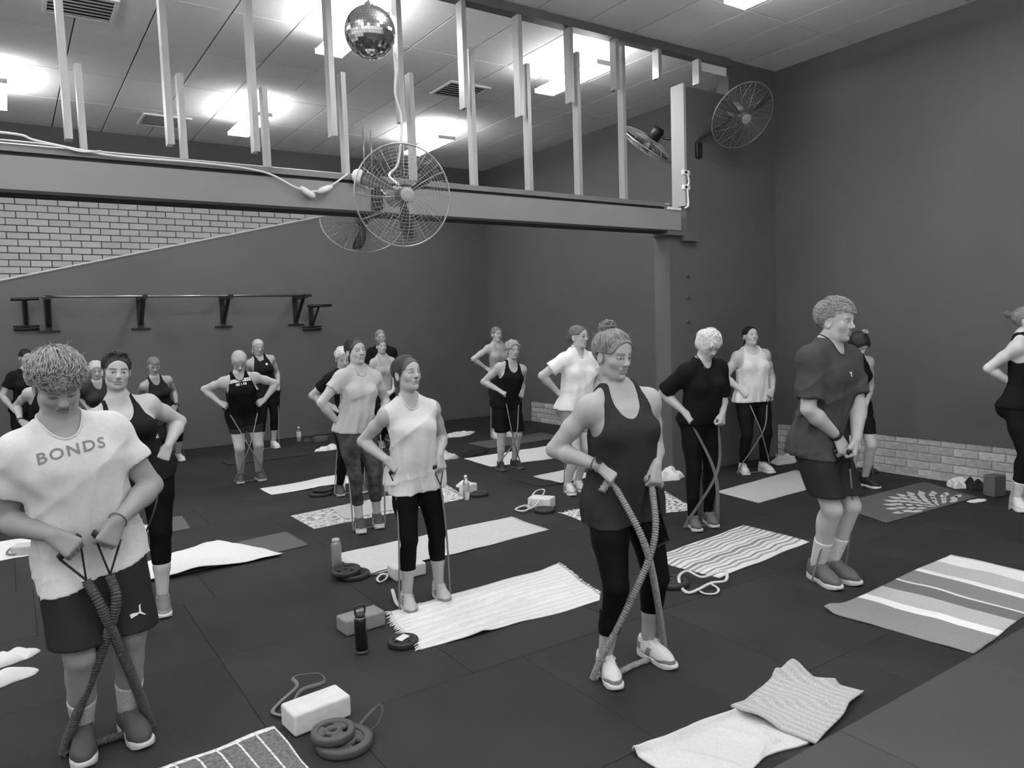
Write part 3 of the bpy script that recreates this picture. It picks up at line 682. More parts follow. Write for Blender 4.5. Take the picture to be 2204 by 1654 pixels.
PEOPLE = {}
def person(key, label, J, skin=.42, tops=None, bottoms=None, hair=None, shoes=None, near=1, socks=None, closed=False, stubble=0, brow=.5, extra=None, bust=1.0, group=None, belly=0.0):
    """near: 2 foreground, 1 middle, 0 far"""
    h = {2: .0075, 1: .010, 0: .013}[near]
    hh = {2: .0030, 1: .0042, 0: .006}[near]
    hd = {2: .0038, 1: .0050, 0: .0065}[near]
    G_ = {k: (np.array(v, float) if isinstance(v, tuple) else v) for k, v in J.items()}
    base = G_['base']; s = G_['h']/1.70; male = G_['sex'] == 'm'; w = G_['w']
    for k in ('pel', 'neck', 'head', 'aR', 'aL', 'shR', 'elR', 'wrR', 'haR', 'shL', 'elL', 'wrL', 'haL'):
        G_[k] = G_[k]-base
    pel, neck, u, f, r = G_['pel'], G_['neck'], G_['u'], G_['f'], G_['r']
    R = np.stack([r, f, u]); tl = G_['tl']; kt = tl/.475
    # ---------------- head frame
    hf = G_['hf']; hr0 = nrm(np.cross(hf, [0, 0, 1.])); p_ = math.radians(G_['hp'])
    hf2 = hf*math.cos(p_)+np.array([0, 0, -1.])*math.sin(p_); hu = np.cross(hr0, hf2)
    ro = math.radians(G_['hr']); hr2 = hr0*math.cos(ro)+hu*math.sin(ro); hu2 = np.cross(hr2, hf2)
    HR = np.stack([hr2, hf2, hu2]); hc = G_['head']; hs = s*(1.02 if male else .99)
    # ---------------- torso
    if male:
        ts = [-.11, -.05, .03, .13, .23, .33, .41, .455, .49, .53]
        ta = [.10, .160, .158, .143, .152, .170, .172, .150, .100, .062]
        tb = [.085, .112, .108, .100, .110, .118, .102, .082, .066, .056]
        tc = [-.01, -.012, -.005, .008, .010, .010, -.002, -.012, -.018, -.015]
    else:
        ts = [-.11, -.05, .03, .13, .23, .33, .41, .455, .49, .53]
        ta = [.105, .172, .165, .127, .133, .147, .142, .118, .082, .052]
        tb = [.085, .114, .108, .090, .097, .102, .086, .068, .056, .048]
        tc = [-.015, -.018, -.010, .006, .010, .010, -.002, -.012, -.016, -.012]
    gw = np.array([w, w, w, w**1.4, w**1.2, w, w, 1+(w-1)*.6, 1, 1])
    ts = np.array([t*s if t < 0 else t*kt for t in ts]); ta = np.array(ta)*s*gw; tb = np.array(tb)*s*gw; tc = np.array(tc)*s
    tb = tb+np.array([0, 0, .6, 1, .6, 0, 0, 0, 0, 0])*belly*s; tc = tc+np.array([0, 0, .5, .8, .5, 0, 0, 0, 0, 0])*belly*s
    def at(x, y, t): return pel+r*x+f*y+u*t
    P_torso = [loft(pel, R, ts, ta, tb, tc, 0)]
    if not male and bust > 0:
        for sx in (-1, 1): P_torso.append(ell(at(sx*.072*s*w, (.078+.012*bust)*s*w, .305*kt), np.array([.064, .052, .060])*s*w*(.8+.2*bust), R, .045*s))
    if male:
        for sx in (-1, 1): P_torso.append(ell(at(sx*.075*s, .085*s, .34*kt), np.array([.075, .04, .055])*s, R, .04*s))
    for sx in (-1, 1): P_torso.append(ell(at(sx*.076*s*w, (-.062 if male else -.074)*s*w, -.045*s), np.array([.078, .066, .082])*s*w, R, .04*s))
    P_sh, P_arm, P_up, HANDS = [], [], [], {}
    ra = (1.16 if male else 1.0)*(1+.75*(w-1))
    hu_n = hc-HR[2]*.085*hs-HR[1]*.022*hs; nw = 1+.6*(w-1)
    P_neck = [cone(at(0, -.012*s, .46*kt), hu_n, .060*s*(1.12 if male else .92)*nw, .052*s*(1.12 if male else .90)*nw, .04*s)]
    for S, sx in (('R', 1), ('L', -1)):
        sh, el, wr, ha = (G_[x+S] for x in ('sh', 'el', 'wr', 'ha'))
        P_sh.append(cone(at(sx*.035*s, -.022*s, .49*kt), sh-u*.004*s, .040*s*ra, (.047 if male else .042)*s*ra, .05*s))
        P_sh.append(cone(at(sx*.085*s, 0, .38*kt), sh-u*.02*s, .060*s*ra, (.050 if male else .044)*s*ra, .05*s))
        dl = nrm(el-sh)
        P_up.append(ell(sh+dl*.030*s, np.array([.052, .052, .066] if male else [.0475, .0475, .060])*s*ra, None, .03*s))
        mid = sh+(el-sh)*.5
        P_up.append(cone(sh, mid, .047*s*ra, .046*s*ra, .03*s)); P_up.append(cone(mid, el, .046*s*ra, (.036 if male else .0385)*s*ra, .02*s))
        fm = el+(wr-el)*.30
        P_arm.append(cone(el, fm, .036*s*ra, .0405*s*ra, .02*s)); P_arm.append(cone(fm, wr, .0405*s*ra, .0255*s*(1.12 if male else 1), .015*s))
        hp_, grip, sd, d_, n_ = hand_prims(wr, ha, nrm(-f*.55+np.array([0, 0, -.65])-r*sx*.35), -r*sx, s*(1.08 if male else 1.0))
        HANDS[S] = dict(prims=hp_, grip=grip, sd=sd, d=d_, n=n_, c=(wr+ha)/2+d_*.02*s)
    P_leg = {}; KN = {}
    for S, sx in (('R', 1), ('L', -1)):
        an = G_['a'+S].copy(); ft = G_['foot'+S]
        hj = pel+r*sx*.088*s*w-u*.02*s
        pole = nrm(f*.75+ft*.5); kn = solve_knee(hj, an, .425*s, .395*s, pole); KN[S] = kn
        rl = 1+.7*(w-1); mm = 1.06 if male else 1.0
        bk = -nrm(pole-nrm(an-kn)*(pole@nrm(an-kn)))
        P_leg[S] = [cone(hj, hj+(kn-hj)*.45, .092*s*w, .077*s*rl, .05*s), cone(hj+(kn-hj)*.45, kn, .077*s*rl, .055*s*rl, .03*s),
                    cone(kn, an+(kn-an)*.45, .052*s*rl*mm, .045*s*rl*mm, .02*s), cone(an+(kn-an)*.45, an, .045*s*rl*mm, .034*s*mm, .02*s),
                    ell(kn+(an-kn)*.28+bk*.024*s, np.array([.045, .045, .09])*s*rl*mm, None, .03*s), cone(an, an-np.array([0, 0, .05])*s, .034*s, .036*s, .01)]
    legs = P_leg['R']+P_leg['L']
    head = head_prims(hc, HR, hs, male)
    hands = HANDS['R']['prims']+HANDS['L']['prims']
    allp = P_torso+P_sh+P_up+P_arm+P_neck+legs
    lo = np.min([p[0] for p in allp+hands+head], 0)-.07; hi = np.max([p[1] for p in allp+hands+head], 0)+.07
    G = Grid(lo, hi, h)
    Dt = evaluate(P_torso+P_sh, G)
    Du = evaluate(P_up, G)
    Dl = evaluate(legs, G)
    Da = evaluate(P_arm, G)
    Dn = evaluate(P_neck, G)
    Db = smin(smin(smin(Dt, Dn, .04*s), Du, .035*s), Da, .015*s); Db = smin(Db, Dl, .03*s)
    Db2 = evaluate(hands, G, evaluate(head[:4], G, Db.copy()), .03)
    V, F = nets(Db2, G)
    # cut-outs filled by finer blocks
    boxes = []
    hb = (hc-np.array([.135, .135, .16])*hs, hc+np.array([.135, .135, .14])*hs); boxes.append((hb, hh, head))
    for S in 'RL':
        c = HANDS[S]['c']; boxes.append(((c-.095*s, c+.095*s), hd, HANDS[S]['prims']))
    fc = V[F].mean(1); keep = np.ones(len(F), bool)
    for (b0, b1), _, _ in boxes: keep &= ~np.all((fc > b0+h*.6) & (fc < b1-h*.6), axis=1)
    VV, FF, n0 = [V], [F[keep]], len(V)
    for (b0, b1), hx, pr in boxes:
        g2 = Grid(b0, b1, hx)
        D2 = evaluate(P_torso+P_sh, g2); D2 = smin(D2, evaluate(P_neck, g2), .04*s)
        D2 = smin(D2, evaluate(P_up, g2), .035*s); D2 = smin(D2, evaluate(P_arm, g2), .015*s); D2 = smin(D2, evaluate(legs, g2), .03*s)
        D2 = evaluate(pr, g2, D2, .03)
        v2, f2 = nets(D2, g2)
        VV.append(v2); FF.append(f2+n0); n0 += len(v2)
    V = np.concatenate(VV); F = np.concatenate(FF); V, F = compact(V, F)
    me = np_mesh(V, F, 'person_body')
    tone = head_tone(V, hc, HR, hs, skin, brow, closed=closed, stubble=stubble)
    c4 = np.stack([tone, tone, tone, np.ones_like(tone)], 1).astype(np.float32)
    at_ = me.attributes.new('tone', 'FLOAT_COLOR', 'POINT'); at_.data.foreach_set('color', c4.ravel())
    ob = link('person', me, m_skin, None, tuple(base)); tag(ob, label, 'person', group)
    ctx = dict(G=G, Dt=Dt, Du=Du, Dl=Dl, Da=Da, Dn=Dn, hu_n=hu_n, nw=nw, at=at, R=R, pel=pel, u=u, f=f, r=r, s=s, kt=kt, w=w, ts=ts, ta=ta, tb=tb, tc=tc, G_=G_, KN=KN, HANDS=HANDS,
               hc=hc, HR=HR, hs=hs, ob=ob, base=base, male=male, ra=ra, key=key, near=near)
    PEOPLE[key] = ctx
    ctx['Dlow'] = None
    if bottoms: lower_wear(ctx, **bottoms)
    for t in (tops or []): garment(ctx, **t)
    if hair: make_hair(ctx, **hair)
    for S in 'RL':
        if socks: sock(ctx, S, **socks)
        if shoes: put_shoe(ctx, S, shoes)
    return ctx

def local(ctx, P): return (P-ctx['pel'])@ctx['R'].T

def part_mesh(ctx, D, name, m, it=1, cut=None):
    V, F = nets(D, ctx['G'])
    if len(F) == 0: return None
    V, F = compact(V, F)
    if it: V = relax(V, F, it, .5)
    return link(name, np_mesh(V, F, name), m, ctx['ob'])

def garment(ctx, name='t_shirt', kind='tee', g=.4, mk='jersey', ease=.010, hem=-.10, drape=0.0, neck='crew', sleeve=.55, fold=.004, seed=1, hemtilt=0.0, strap=.085, scoop=.13):
    G, s, kt, w = ctx['G'], ctx['s'], ctx['kt'], ctx['w']
    P = G.all(); q = local(ctx, P); x, y, t = q[..., 0], q[..., 1], q[..., 2]
    D = (smin(ctx['Dt'], ctx['Dl'], .03*s) if hem < 0 else ctx['Dt'])-ease
    if drape:
        ts = np.array([hem*s-.03, hem*s*.4, .10*kt, .24*kt, .33*kt, .40*kt])
        ch = ctx['ta'][5]; cb = ctx['tb'][5]; hip = max(ctx['ta'][1], .184*s*w); hb = max(ctx['tb'][1], .128*s*w)
        bustf = 0 if ctx['male'] else .030*s
        a = np.array([max(ch, hip)+drape, max(ch, hip)+drape*.9, ch+drape*.75, ch+drape*.5, ch+ease, ch*.85])
        b = np.array([max(cb+bustf*.5, hb)+drape*.8, max(cb+bustf*.5, hb)+drape*.8, cb+bustf+drape*.6, cb+bustf+drape*.4, cb+bustf*.6, cb*.8])
        c = np.array([-.018, -.018, .010, .016, .014, 0])*s
        D = smin(D, evaluate([loft(ctx['pel'], ctx['R'], ts, a, b, c, 0)], G), .03)
    if kind == 'tee':
        sl = []
        for S in 'RL':
            sh, el = ctx['G_']['sh'+S], ctx['G_']['el'+S]
            e2 = sh+(el-sh)*(sleeve+.10)
            sl.append(cone(sh, e2, (.049*ctx['ra'])*s+ease*.7, (.047*ctx['ra'])*s+ease*1.9, .03))
        Ds = evaluate(sl, G)
        Ds = smin(Ds, ctx['Du']-ease, .02)
        for S in 'RL':
            sh, el = ctx['G_']['sh'+S], ctx['G_']['el'+S]; ax = nrm(el-sh); L = np.linalg.norm(el-sh)
            side = (1 if S == 'R' else -1)*((P-ctx['pel'])@ctx['r'])
            cutd = (P-sh)@ax-sleeve*L
            Ds = np.where(side > 0, np.maximum(Ds, cutd), Ds)
        D = smin(D, Ds, .035)
    if fold:
        mk_ = np.abs(D) < .03; Pm = P[mk_]; tm = t[mk_]
        ang = np.arctan2(x[mk_], y[mk_])
        ramp = np.clip((.36*kt-tm)/(.4*kt), 0, 1)
        wv = np.sin(ang*13+waves(Pm, 9, seed)*3)*ramp*.8+waves(Pm, 34, seed+3, (1, 1, .55))*.5
        if kind == 'tee': wv = wv+waves(Pm, 75, seed+5, (1, 1, .7))*.28
        rdg = (1-np.abs(np.sin(ang*4.5+waves(Pm, 7, seed+11)*2.2+tm*3)))**4*ramp+(1-np.abs(np.sin((x[mk_]*9+tm*14)+waves(Pm, 10, seed+12)*2)))**5*.55
        D[mk_] += np.minimum((fold*wv-fold*1.3*rdg)*np.clip((.45*kt-tm)/(.10*kt), 0, 1), ease*.5)
    if hem < 0 and ctx['Dlow'] is not None: D = smin(D, np.where(t < .02*s, ctx['Dlow']-.006, BIG), .015)
    hz = hem*s+hemtilt*x
    D = np.maximum(D, hz-t)                        # hem
    nz = .515*kt
    if neck == 'crew':
        nr = (.076 if ctx['male'] else .066)*s*ctx['nw']
        ax0, ax1 = ctx['at'](0, .010*s, .36*kt), ctx['at'](0, .004*s, .64*kt)
        cutn = evaluate([cone(ax0, ax1, nr-.006*s, nr-.006*s, 0)], G)
        cutn = np.maximum(cutn, .40*kt-t)
        # ribbed collar following the neck opening
        ring = []
        for i in range(40):
            a_ = 2*math.pi*i/40; tt = np.linspace(.40*kt, .60*kt, 90)
            pw = np.array([ctx['at'](nr*math.sin(a_), .007*s+nr*math.cos(a_), t_) for t_ in tt])
            ii = np.clip(np.round((pw-G.lo)/G.h).astype(int), 0, G.n-1)
            gi = np.clip((pw-G.lo)/G.h, 0, G.n-1.001); i0 = gi.astype(int); fr = gi-i0; dv = 0
            for ox in (0, 1):
                for oy in (0, 1):
                    for oz in (0, 1):
                        wt = (fr[:, 0] if ox else 1-fr[:, 0])*(fr[:, 1] if oy else 1-fr[:, 1])*(fr[:, 2] if oz else 1-fr[:, 2])
                        dv = dv+wt*D[i0[:, 0]+ox, i0[:, 1]+oy, i0[:, 2]+oz]
            ins = np.nonzero(dv < 0)[0]
            ring.append(tt[ins[-1]] if len(ins) else .42*kt)
        ring = np.array(ring)
        for _ in range(3): ring = (np.roll(ring, 1)+ring*2+np.roll(ring, -1))/4
        ctx['collar'] = [ctx['at'](nr*math.sin(2*math.pi*i/40), .007*s+nr*math.cos(2*math.pi*i/40), ring[i]) for i in range(40)]
        D = smax(D, -cutn, .004)
    else:
        cutn = evaluate([ell(ctx['at'](0, .075*s, .50*kt), np.array([strap*.92, .115, scoop])*s, ctx['R'], 0), ell(ctx['at'](0, -.03*s, .53*kt), np.array([strap*.9, .09, .07])*s, ctx['R'], .02)], G)
        D = smax(D, -cutn, .006)
    D = np.maximum(D, t-.535*kt)
    if kind in ('tank', 'muscle'):
        for S, sx in (('R', 1), ('L', -1)):
            sh = ctx['G_']['sh'+S]
            if kind == 'tank':
                xi = (strap+.040)*s
                arm = evaluate([ell(sh+ctx['r']*sx*.035*s-ctx['u']*.045*s, np.array([(.165*s if not ctx['male'] else .19*s)*(1+.5*(w-1))+.035*s-xi, .135*s, .125*s]), ctx['R'], 0),
                                cone(sh, sh+ctx['u']*.12*s+ctx['r']*sx*.03*s, .075*s, .09*s, .02)], G)
            else:
                arm = evaluate([ell(sh+ctx['r']*sx*.062*s-ctx['u']*.06*s, np.array([.058*s, .12*s, .115*s]), ctx['R'], 0), cone(sh+ctx['r']*sx*.085*s, sh+ctx['u']*.1*s+ctx['r']*sx*.1*s, .05*s, .07*s, .02)], G)
            D = smax(D, -arm, .008)
    ctx['top'] = part_mesh(ctx, D, name, cloth(g, mk), 1)
    if neck == 'crew' and ctx['near'] >= 1: link('collar', tube_mesh([tuple(p) for p in ctx['collar']], .0042*s, 8, True), cloth(g, mk), ctx['top'])
    return ctx['top']

def lower_wear(ctx, name='leggings', g=.012, mk='slick', ease=.005, waist=.09, hemz=.30, loose=0.0, hemzL=None, fold=.002, seed=2):
    G, s, kt = ctx['G'], ctx['s'], ctx['kt']
    P = G.all(); q = local(ctx, P); t = q[..., 2]
    D = smin(ctx['Dt']-ease, ctx['Dl']-ease, .03*s)
    if loose:
        pr = []
        for S, sx in (('R', 1), ('L', -1)):
            hj = ctx['pel']+ctx['r']*sx*.088*s*ctx['w']-ctx['u']*.02*s; kn = ctx['KN'][S]
            pr.append(cone(hj-ctx['u']*.05*s, hj+(kn-hj)*.98, .090*s*ctx['w']+.2*loose, (.066*s*ctx['w'])+loose, .03))
        D = smin(D, evaluate(pr, G), .03)
    if fold:
        mk_ = np.abs(D) < .03; D[mk_] += fold*waves(P[mk_], 30, seed, (1, 1, .6))
    ctx['Dlow'] = D.copy()
    D = np.maximum(D, t-waist*kt)
    hz = hemz*s
    if hemzL is None: hemzL = hemz
    left = ((P-ctx['pel'])@ctx['r']) < 0
    D = np.maximum(D, np.where(left, hemzL*s, hz)-P[..., 2])
    return part_mesh(ctx, D, name, cloth(g, mk), 1)

def sock(ctx, S, g=.6, top=.20):
    s = ctx['s']; an = ctx['G_']['a'+S]; kn = ctx['KN'][S]
    ax = nrm(kn-an); r = .052*s*(1.05 if ctx['male'] else 1)
    bm = bmesh.new(); pts = [an-Vector((0, 0, .04*s)) if False else tuple(an-ax*.03*s), tuple(an+ax*.04*s), tuple(an+ax*(top-.10)*s), tuple(an+ax*(top-.085)*s), tuple(an+ax*(top-.09)*s)]
    add_tube(bm, pts, [.044*s, .044*s, r, r*1.02, r*.9], 16)
    link('sock', bm_mesh(bm, 'sock', True), cloth(g, 'knit'), ctx['ob'])

# ---------------------------------------------------------------- hair
def make_hair(ctx, style='back', g=.08, vol=.010, seed=1, bun=None, tail=None, rough=.004, hairline=.052, low=-.035, fringe=None, name='hair', streak=(1, .25, 1), long=None, wild=0, hole=True):
    c, R, s = ctx['hc'], ctx['HR'], ctx['hs']; ctx['hairline'] = hairline
    hh = {2: .0032, 1: .0045, 0: .006}[ctx['near']]
    def w(p): return c+(np.asarray(p)*s)@R
    pts = [w(p) for p in ((-.12, -.16, -.14), (.12, .13, .16))]
    ext = [np.array([0, 0, 0])]
    if bun: ext.append(np.array(bun[:3]))
    if tail: ext += [np.array(p) for p in tail[0]]
    if long: ext.append(np.array([0, -.1, -long-.05]))
    W = np.array([w(e+d) for e in ext for d in ([.14, .14, .15], [-.14, -.15, -.15], [.14, -.15, .15], [-.14, .14, -.15], [.14, .14, -.15], [-.14, -.15, .15])])
    G = Grid(W.min(0), W.max(0), hh)
    P = G.all(); q = ((P-c)@R.T)/s; x, y, z = q[..., 0], q[..., 1], q[..., 2]
    D = evaluate([ell(w((0, -.018, .034)), (np.array([.0755, .0955, .083])+vol)*s, R, 0)], G)
    D = np.minimum(D, evaluate(head_prims(c, R, s, ctx['male'])[:3], G)-vol*.8*s)
    if style in ('short', 'tousled'):
        D = evaluate([ell(w((0, .0, .062)), np.array([.068+vol*.5, .088+vol*.8, .050+vol*.7])*s, R, .02)], G, D)
    if style == 'bob' or long:
        L = long or .06
        D = evaluate([loft(w((0, -.02, 0)), R*1.0, np.array([-L, -.02, .03])*s, np.array([.060, .082, .08])*s, np.array([.05, .085, .09])*s, np.array([-.045, -.02, -.01])*s, .02)], G, D)
    # face opening
    if style == 'short' or style == 'tousled':
        hl = hairline+.006*waves(q, 70, seed+4)
        D = D+(np.clip(.045-z, 0, .06)*.16*s).astype(np.float32)
        face = np.minimum(y-.026, hl-z); temples = np.minimum(y+.004, .022-z); ears = np.minimum(y+.040, -.004-z)
        nape = np.minimum(-.040-z, y+.2)
        for cf in (face, temples, ears, nape, low-.02-z): D = smax(D, (cf*s).astype(np.float32), .010*s)
    else:
        nrm_f = nrm([0, .62, -.78]); o = np.array([0, .074, hairline+.014])
        face = (q-o)@nrm_f-(np.abs(x)/.075)**2*.030+.0035*waves(q, 60, seed+9)
        D = smax(D, (face*s).astype(np.float32), .004)
        if not long and style != 'bob':
            D = np.maximum(D, ((low-z)-np.clip(-(y+.03), 0, .03)*1.2)*s)
            ear = np.minimum(.016-z, y+.035); D = np.maximum(D, ear*s)
    if fringe:
        D = evaluate([ell(w(fringe[0]), np.array(fringe[1])*s, R, .015)], G, D)
    if bun:
        D = evaluate([ell(w(bun[:3]), np.array([bun[3], bun[3]*.9, bun[3]*.9])*s, R, .012)], G, D)
    if tail:
        tp, tr = tail
        D = evaluate([cone(w(tp[i]), w(tp[i+1]), tr[i]*s, tr[i+1]*s, .012) for i in range(len(tp)-1)], G, D)
    if style == 'curly':
        D = D+.010*s*waves(P, 130, seed, n=9)
    elif style == 'tousled':
        D = D+.0050*s*waves(P, 85, seed)+.0035*s*np.sin(waves(q, 30, seed+2, (1, .35, .6))*9)
    else:
        D = D+rough*s*(np.sin(waves(q, 26, seed+2, (1, .22, .5))*10)*.35+waves(P, 70, seed)*.35)
    V, F = nets(D, G); V, F = compact(V, F)
    if ctx['near'] < 2: V = relax(V, F, 1, .4)
    o = link(name, np_mesh(V, F, name), hair_mat(g, streak), ctx['ob'])
    if wild:
        rs = random.Random(seed); bm = bmesh.new()
        for i in range(wild):
            if bun and rs.random() < .8:
                bc = np.array(bun[:3]); rb = bun[3]*rs.uniform(.8, 1.25); e1 = nrm([rs.gauss(0, 1), rs.gauss(0, 1), rs.gauss(0, .6)]); e2 = nrm(np.cross(e1, [rs.gauss(0, 1), rs.gauss(0, 1), rs.gauss(0, 1)]))
                a0 = rs.uniform(0, 6.28); sp = rs.uniform(1.5, 4.0); out = rs.uniform(0, .5) if rs.random() < .4 else 0
                pp = [bc+(e1*math.cos(a0+sp*k/7)+e2*math.sin(a0+sp*k/7))*rb*(1+out*(k/7)**2) for k in range(8)]
                add_tube(bm, [tuple(w(p)) for p in pp], [.0030*s]*6+[.0022*s, .0008*s], 5)
                continue
            else:
                d = nrm([rs.gauss(0, .6), rs.gauss(-.2, .5), rs.gauss(.9, .3)]); a = np.array([0, -.018, .034])+d*np.array([.078, .098, .086]); L = rs.uniform(.012, .035)
            b1 = a+d*L*.5+np.array([rs.gauss(0, .006) for _ in range(3)]); b2 = a+d*L+np.array([rs.gauss(0, .014) for _ in range(3)])
            add_tube(bm, [tuple(w(p)) for p in (a, b1, b2)], [.0022*s, .0016*s, .0006*s], 4)
        link('stray_hair', bm_mesh(bm, 'stray_hair', True), hair_mat(g, streak), ctx['ob'])
    return o

def locks(ctx, n, g, target=None, mode='back', seed=1, r=.0042, vol=.010, hairline=.062, length=.075, streak=(1, .25, 1)):
    """combed or loose strands of hair lying over the scalp"""
    c, R, s = ctx['hc'], ctx['HR'], ctx['hs']; rs = random.Random(seed); hairline = ctx['hairline']
    cen = np.array([0, -.018, .034]); rad = np.array([.0755, .0955, .083])+vol
    if mode != 'back': cen = np.array([0, -.010, .044]); rad = np.array([.076, .097, .084])+vol*.8
    def w(p): return tuple(c+(np.asarray(p)*s)@R)
    def onsurf(d, k=1.0):
        v = nrm(d); e = .06*max(0, v[1])*max(0, v[2])*2 if mode == 'back' else 0
        return cen+v*rad*(k+e)
    bm = bmesh.new(); m = 0
    while m < n:
        d = nrm([rs.gauss(0, 1), rs.gauss(0, 1), rs.gauss(0, 1)])
        p = onsurf(d)
        if mode == 'back':
            if p[2] < -.045 or (p[1] > -.03 and p[2] < .012): continue
            if (p[1]-.074)*.62-(p[2]-hairline-.014)*.78-(abs(p[0])/.075)**2*.030 > -.002: continue
            tg = (np.array(target)-cen)/rad; tg = nrm(tg)
            pts = []
            for i in range(6):
                t = i/5*rs.uniform(.75, .98)
                v = nrm(d*(1-t)+tg*t); pts.append(onsurf(v, 1.0+.035*math.sin(math.pi*t)+rs.uniform(-.006, .012)))
            rr = [r*.5, r, r*1.1, r, r*.8, r*.35]
        else:
            if p[2] < hairline-.012 and p[1] > -.02: continue
            if p[2] < -.01: continue
            crown = nrm([.15, -.55, .85])
            fl = d-crown*(d@crown); fl = nrm(nrm(fl)+np.array([rs.gauss(.25, .25), rs.gauss(.15, .25), 0]))
            L = length*rs.uniform(.7, 1.2); pts = []
            up = rs.uniform(.02, .14)
            for i in range(6):
                t = i/5; v = d+fl*t*L/.09
                pts.append(onsurf(v, 1.0+up*math.sin(math.pi*(t*.85+.05))))
            rr = [r*.6, r, r*1.1, r, r*.8, r*.25]
        add_tube(bm, [w(p) for p in pts], [q*s for q in rr], 5, False, .55)
        m += 1
    o = link('hair_strands', bm_mesh(bm, 'hair_strands', True), hair_mat(g, streak), ctx['ob'])
    tag(o, kind='stuff')

# ---------------------------------------------------------------- shoes
def build_shoe():
    G = Grid((-.075, -.13, -.02), (.075, .185, .15), .0042)
    P = G.all(); x, y, z = P[..., 0], P[..., 1], P[..., 2]
    up = evaluate([cone((0, -.072, .055), (0, -.02, .052), .036, .037, 0), cone((0, -.02, .052), (.003, .085, .034), .038, .041, .03), cone((.003, .085, .034), (.004, .125, .028), .040, .030, .03),
                   cone((0, -.066, .095), (0, -.058, .050), .036, .036, .03), cone((0, -.045, .100), (0, .055, .060), .030, .028, .03)], G)
    up = np.maximum(up, .022-z)
    up = np.maximum(up, z-(.112-np.clip(y+.02, -.05, .2)*.25+np.clip(-(y+.06), 0, .1)*.5))
    op = evaluate([ell((0, -.050, .128), (.031, .043, .042), None, 0)], G)
    up = smax(up, -op, .004)
    ylo, yhi = -.112, .168
    tt = np.clip((y-ylo)/(yhi-ylo), 0, 1)
    half = np.interp(tt, [0, .06, .2, .45, .68, .85, .95, 1.0], [.012, .032, .040, .037, .049, .045, .030, .008])
    side = np.abs(x-.003)-half; fore = np.maximum(ylo-y, y-yhi)
    d2 = np.maximum(side, fore)
    top = .030+.010*np.clip((-.02-y)/.08, 0, 1); bot = .012*np.clip((y-.11)/.055, 0, 1)**2+.006*np.clip((-.085-y)/.03, 0, 1)
    so = smax(smax(d2, z-top, .006), bot-z, .004)
    out = {}
    for nme, D in (('upper', up), ('sole', so)):
        V, F = nets(D, G); V, F = compact(V, F); V = relax(V, F, 1, .4)
        me = np_mesh(V, F, 'shoe_'+nme)
        if nme == 'upper':
            xx, yy, zz = V.T
            bumper = (zz < .036+.012*np.clip((yy-.06)/.06, 0, 1)) | ((yy < -.055) & (zz > .05) & (zz < .085)) | ((np.abs(yy-.0-.3*(zz-.05)) < .016) & (zz < .075) & (np.abs(xx) > .02))
            tone = np.where(bumper, 1.0, 0.0)
            c4 = np.stack([tone]*3+[np.ones_like(tone)], 1).astype(np.float32)
            a = me.attributes.new('panel', 'FLOAT_COLOR', 'POINT'); a.data.foreach_set('color', c4.ravel())
        out[nme] = me
    bm = bmesh.new()
    for i in range(6):
        y = -.012+i*.0145; zz = .096-i*.0075
        add_tube(bm, [(-.024+.001*i, y, zz-.010), (-.008, y+.006, zz+.001), (.010, y+.004, zz+.001), (.026-.001*i, y-.002, zz-.010)], .0030, 6)
        add_tube(bm, [(.024-.001*i, y, zz-.010), (.008, y+.007, zz+.002), (-.010, y+.004, zz+.001), (-.026+.001*i, y-.002, zz-.010)], .0030, 6)
    for sx in (-1, 1):
        add_tube(bm, catmull([(0, -.016, .100), (sx*.018, -.012, .108), (sx*.038, .002, .098), (sx*.030, .010, .092), (0, -.012, .100)], 5), .0028, 6)
    out['laces'] = bm_mesh(bm, 'shoe_laces', True)
    return out
SHOE = build_shoe()
def shoe_mat(g, g2):
    n = 'shoe_%03d_%03d' % (g*1000, g2*1000)
    if n in MATS: return MATS[n]
    m = mat(n, g, .6, .35, bump=.12, bscale=180)
    nt = m.node_tree; b = nt.nodes['Principled BSDF']
    at = nt.nodes.new('ShaderNodeAttribute'); at.attribute_name = 'panel'
    mx = nt.nodes.new('ShaderNodeMix'); mx.data_type = 'RGBA'
    mx.inputs[6].default_value = (g, g, g, 1); mx.inputs[7].default_value = (g2, g2, g2, 1)
    nt.links.new(at.outputs['Fac'], mx.inputs[0]); nt.links.new(mx.outputs[2], b.inputs['Base Color'])
    return m
def shoe_part(name, me, m, parent):
    o = bpy.data.objects.new(name, me); COL.objects.link(o)
    if not me.materials: me.materials.append(None)
    o.material_slots[0].link = 'OBJECT'; o.material_slots[0].material = m
    o.parent = parent
    return o
def put_shoe(ctx, S, sp):
    g, g2, gs, gl = sp
    an = ctx['G_']['a'+S]; ft = ctx['G_']['foot'+S]; s = ctx['s']*(1.06 if ctx['male'] else .98)
    ang = math.atan2(-ft[0], ft[1])
    loc = np.array([an[0], an[1], 0])+ft*.045*s
    up = shoe_part('shoe', SHOE['upper'], shoe_mat(g, g2), ctx['ob'])
    up.location = tuple(loc); up.rotation_euler = (0, 0, ang); up.scale = (s if S == 'R' else -s, s, s)
    up.scale = (s, s, s)
    shoe_part('sole', SHOE['sole'], mat('sole_%03d' % round(gs*1000), gs, .6), up)
    if ctx['near'] >= 1: shoe_part('laces', SHOE['laces'], cloth(gl, 'knit'), up)
BLK, DRK = .010, .018
J_ = JOINTS
CT = {}
